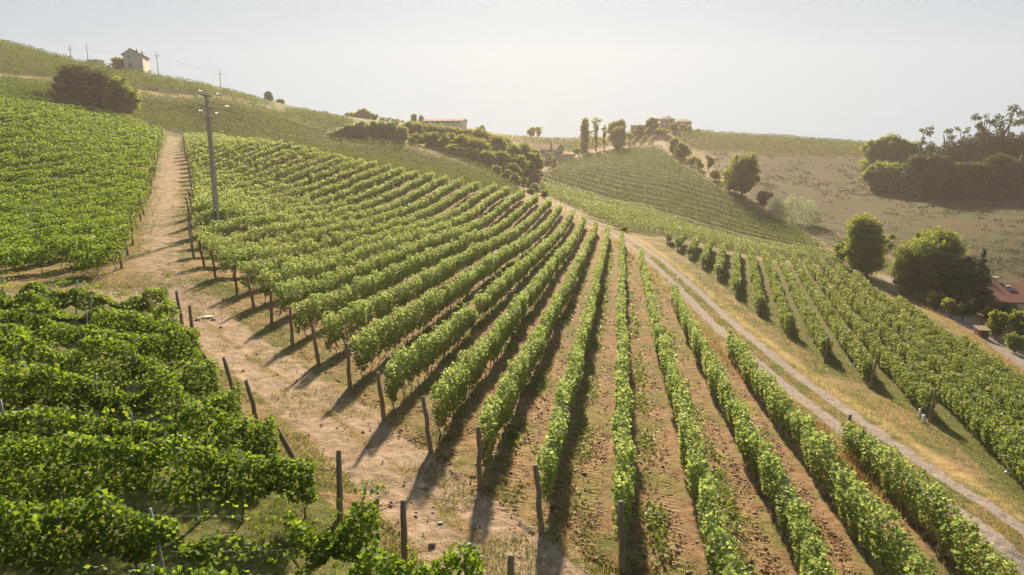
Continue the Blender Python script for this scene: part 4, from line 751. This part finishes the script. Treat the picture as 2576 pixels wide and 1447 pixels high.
x, y = scatter(420000, 11, 90, f_green); sz = np.maximum(.13, .0045*y)
cover('grass', 'short green grass beside the paths and along the road middle', x, y, sz, sz*.38, 'grassb', UPV, .16)
def f_weed(x, y):
    inc = inpoly(x, y, POLY_C); pp = x*PV[0]+y*PV[1]; q = np.abs(((pp-.1)/2.45+.5) % 1-.5); return inc*np.exp(-((q-.5)/.12)**2)*np.clip((fbm(x*.8, y*.4)-.38)*4, 0, 1)*(pp > -22)*np.clip(dCe_f(x, y)/3-.2, 0, 1)*.8
x, y = scatter(520000, 12, 95, f_weed); sz = np.maximum(.13, .0045*y)
cover('weeds', 'low green and yellow weeds along the middle of the vineyard alleys', x, y, sz, .06+rng.uniform(0, .12, len(x)), 'vine_olive', None, .6, .5)
def f_fall(x, y):
    inc = inpoly(x, y, POLY_C); pp = x*PV[0]+y*PV[1]; q = np.abs(((pp-.1)/2.45+.5) % 1-.5); return inc*(np.exp(-(q/.22)**2)*.9+.2)*np.clip((fbm(x*.9, y*.6+20)-.42)*3.5, 0, 1)*np.clip(1.3-y/70, 0, 1)*.7
x, y = scatter(480000, 12, 90, f_fall); sz = np.maximum(.10, .0036*y)
cover('fallen_leaves', 'dry rust coloured leaves fallen on the soil between the rows', x, y, sz, .035, 'rust', None, .8, 2.5)
def f_clod(x, y):
    pp = x*PV[0]+y*PV[1]; q = np.abs(((pp-.1)/2.45+.5) % 1-.5); inc = inpoly(x, y, POLY_C); return np.clip(inc*(np.exp(-((q-.14)/.07)**2)*.9+.10)+.03*(pdist(x, y, PATHC)[0] < 2), 0, 1)*np.clip(1.6-y/45, 0, 1)
x, y = scatter(60000, 11.5, 60, f_clod); nn = len(x); sz = rng.gamma(2.2, .011, nn)+.012+y*.0004
OC = np.array([(1, 0, 0), (0, 1, 0), (-1, 0, 0), (0, -1, 0), (0, 0, 1), (0, 0, -1)], float); V = OC[None]*rng.uniform(.5, 1.3, (nn, 6, 1))*sz[:, None, None]*np.array([1.2, 1, .7]); th = rng.uniform(0, 6.28, nn)
V = np.stack([V[..., 0]*np.cos(th)[:, None]-V[..., 1]*np.sin(th)[:, None], V[..., 0]*np.sin(th)[:, None]+V[..., 1]*np.cos(th)[:, None], V[..., 2]], -1)+np.c_[x, y, ground(x, y)+.03][:, None]
FO = np.array([(0, 1, 4), (1, 2, 4), (2, 3, 4), (3, 0, 4), (1, 0, 5), (2, 1, 5), (3, 2, 5), (0, 3, 5)]); Fc = (np.arange(nn)[:, None, None]*6+FO[None]).reshape(-1, 3)
tag(link('soil_clods', nmesh('soil_clods', V.reshape(-1, 3), Fc), M['clod']), 'crumbled soil clods and pebbles beside the vine rows and on the path', 'ground cover', None, 'stuff')
def f_scrub(x, y): return inpoly(x, y, POLY_BR)*np.clip((fbm(x*.09, y*.09)-.42)*5, 0, 1)*np.clip((fbm(x*.45, y*.45)-.45)*6, 0, 1)
x, y = scatter(220000, 85, 280, f_scrub); sz = .0024*y
cover('scrub', 'patchy green scrub growing over the brown slope', x, y, sz, .18, 'scrub', None, .8, .8)
# ------------------------------------------------------------------ air
mb = MB(); mb.box(-460, 460, -90, 640, -60, 95); hz = mb.build('haze', bpy.data.materials.new('haze_air')); m = hz.data.materials[0]; m.use_nodes = True; t = m.node_tree; t.nodes.clear()
vol = t.nodes.new('ShaderNodeVolumePrincipled'); vol.inputs['Color'].default_value = (.95, .88, .83, 1); vol.inputs['Density'].default_value = .00032; vol.inputs['Anisotropy'].default_value = .42
ou = t.nodes.new('ShaderNodeOutputMaterial'); t.links.new(vol.outputs[0], ou.inputs['Volume']); tag(hz, 'thin warm evening haze filling the valley', None, None, 'stuff')
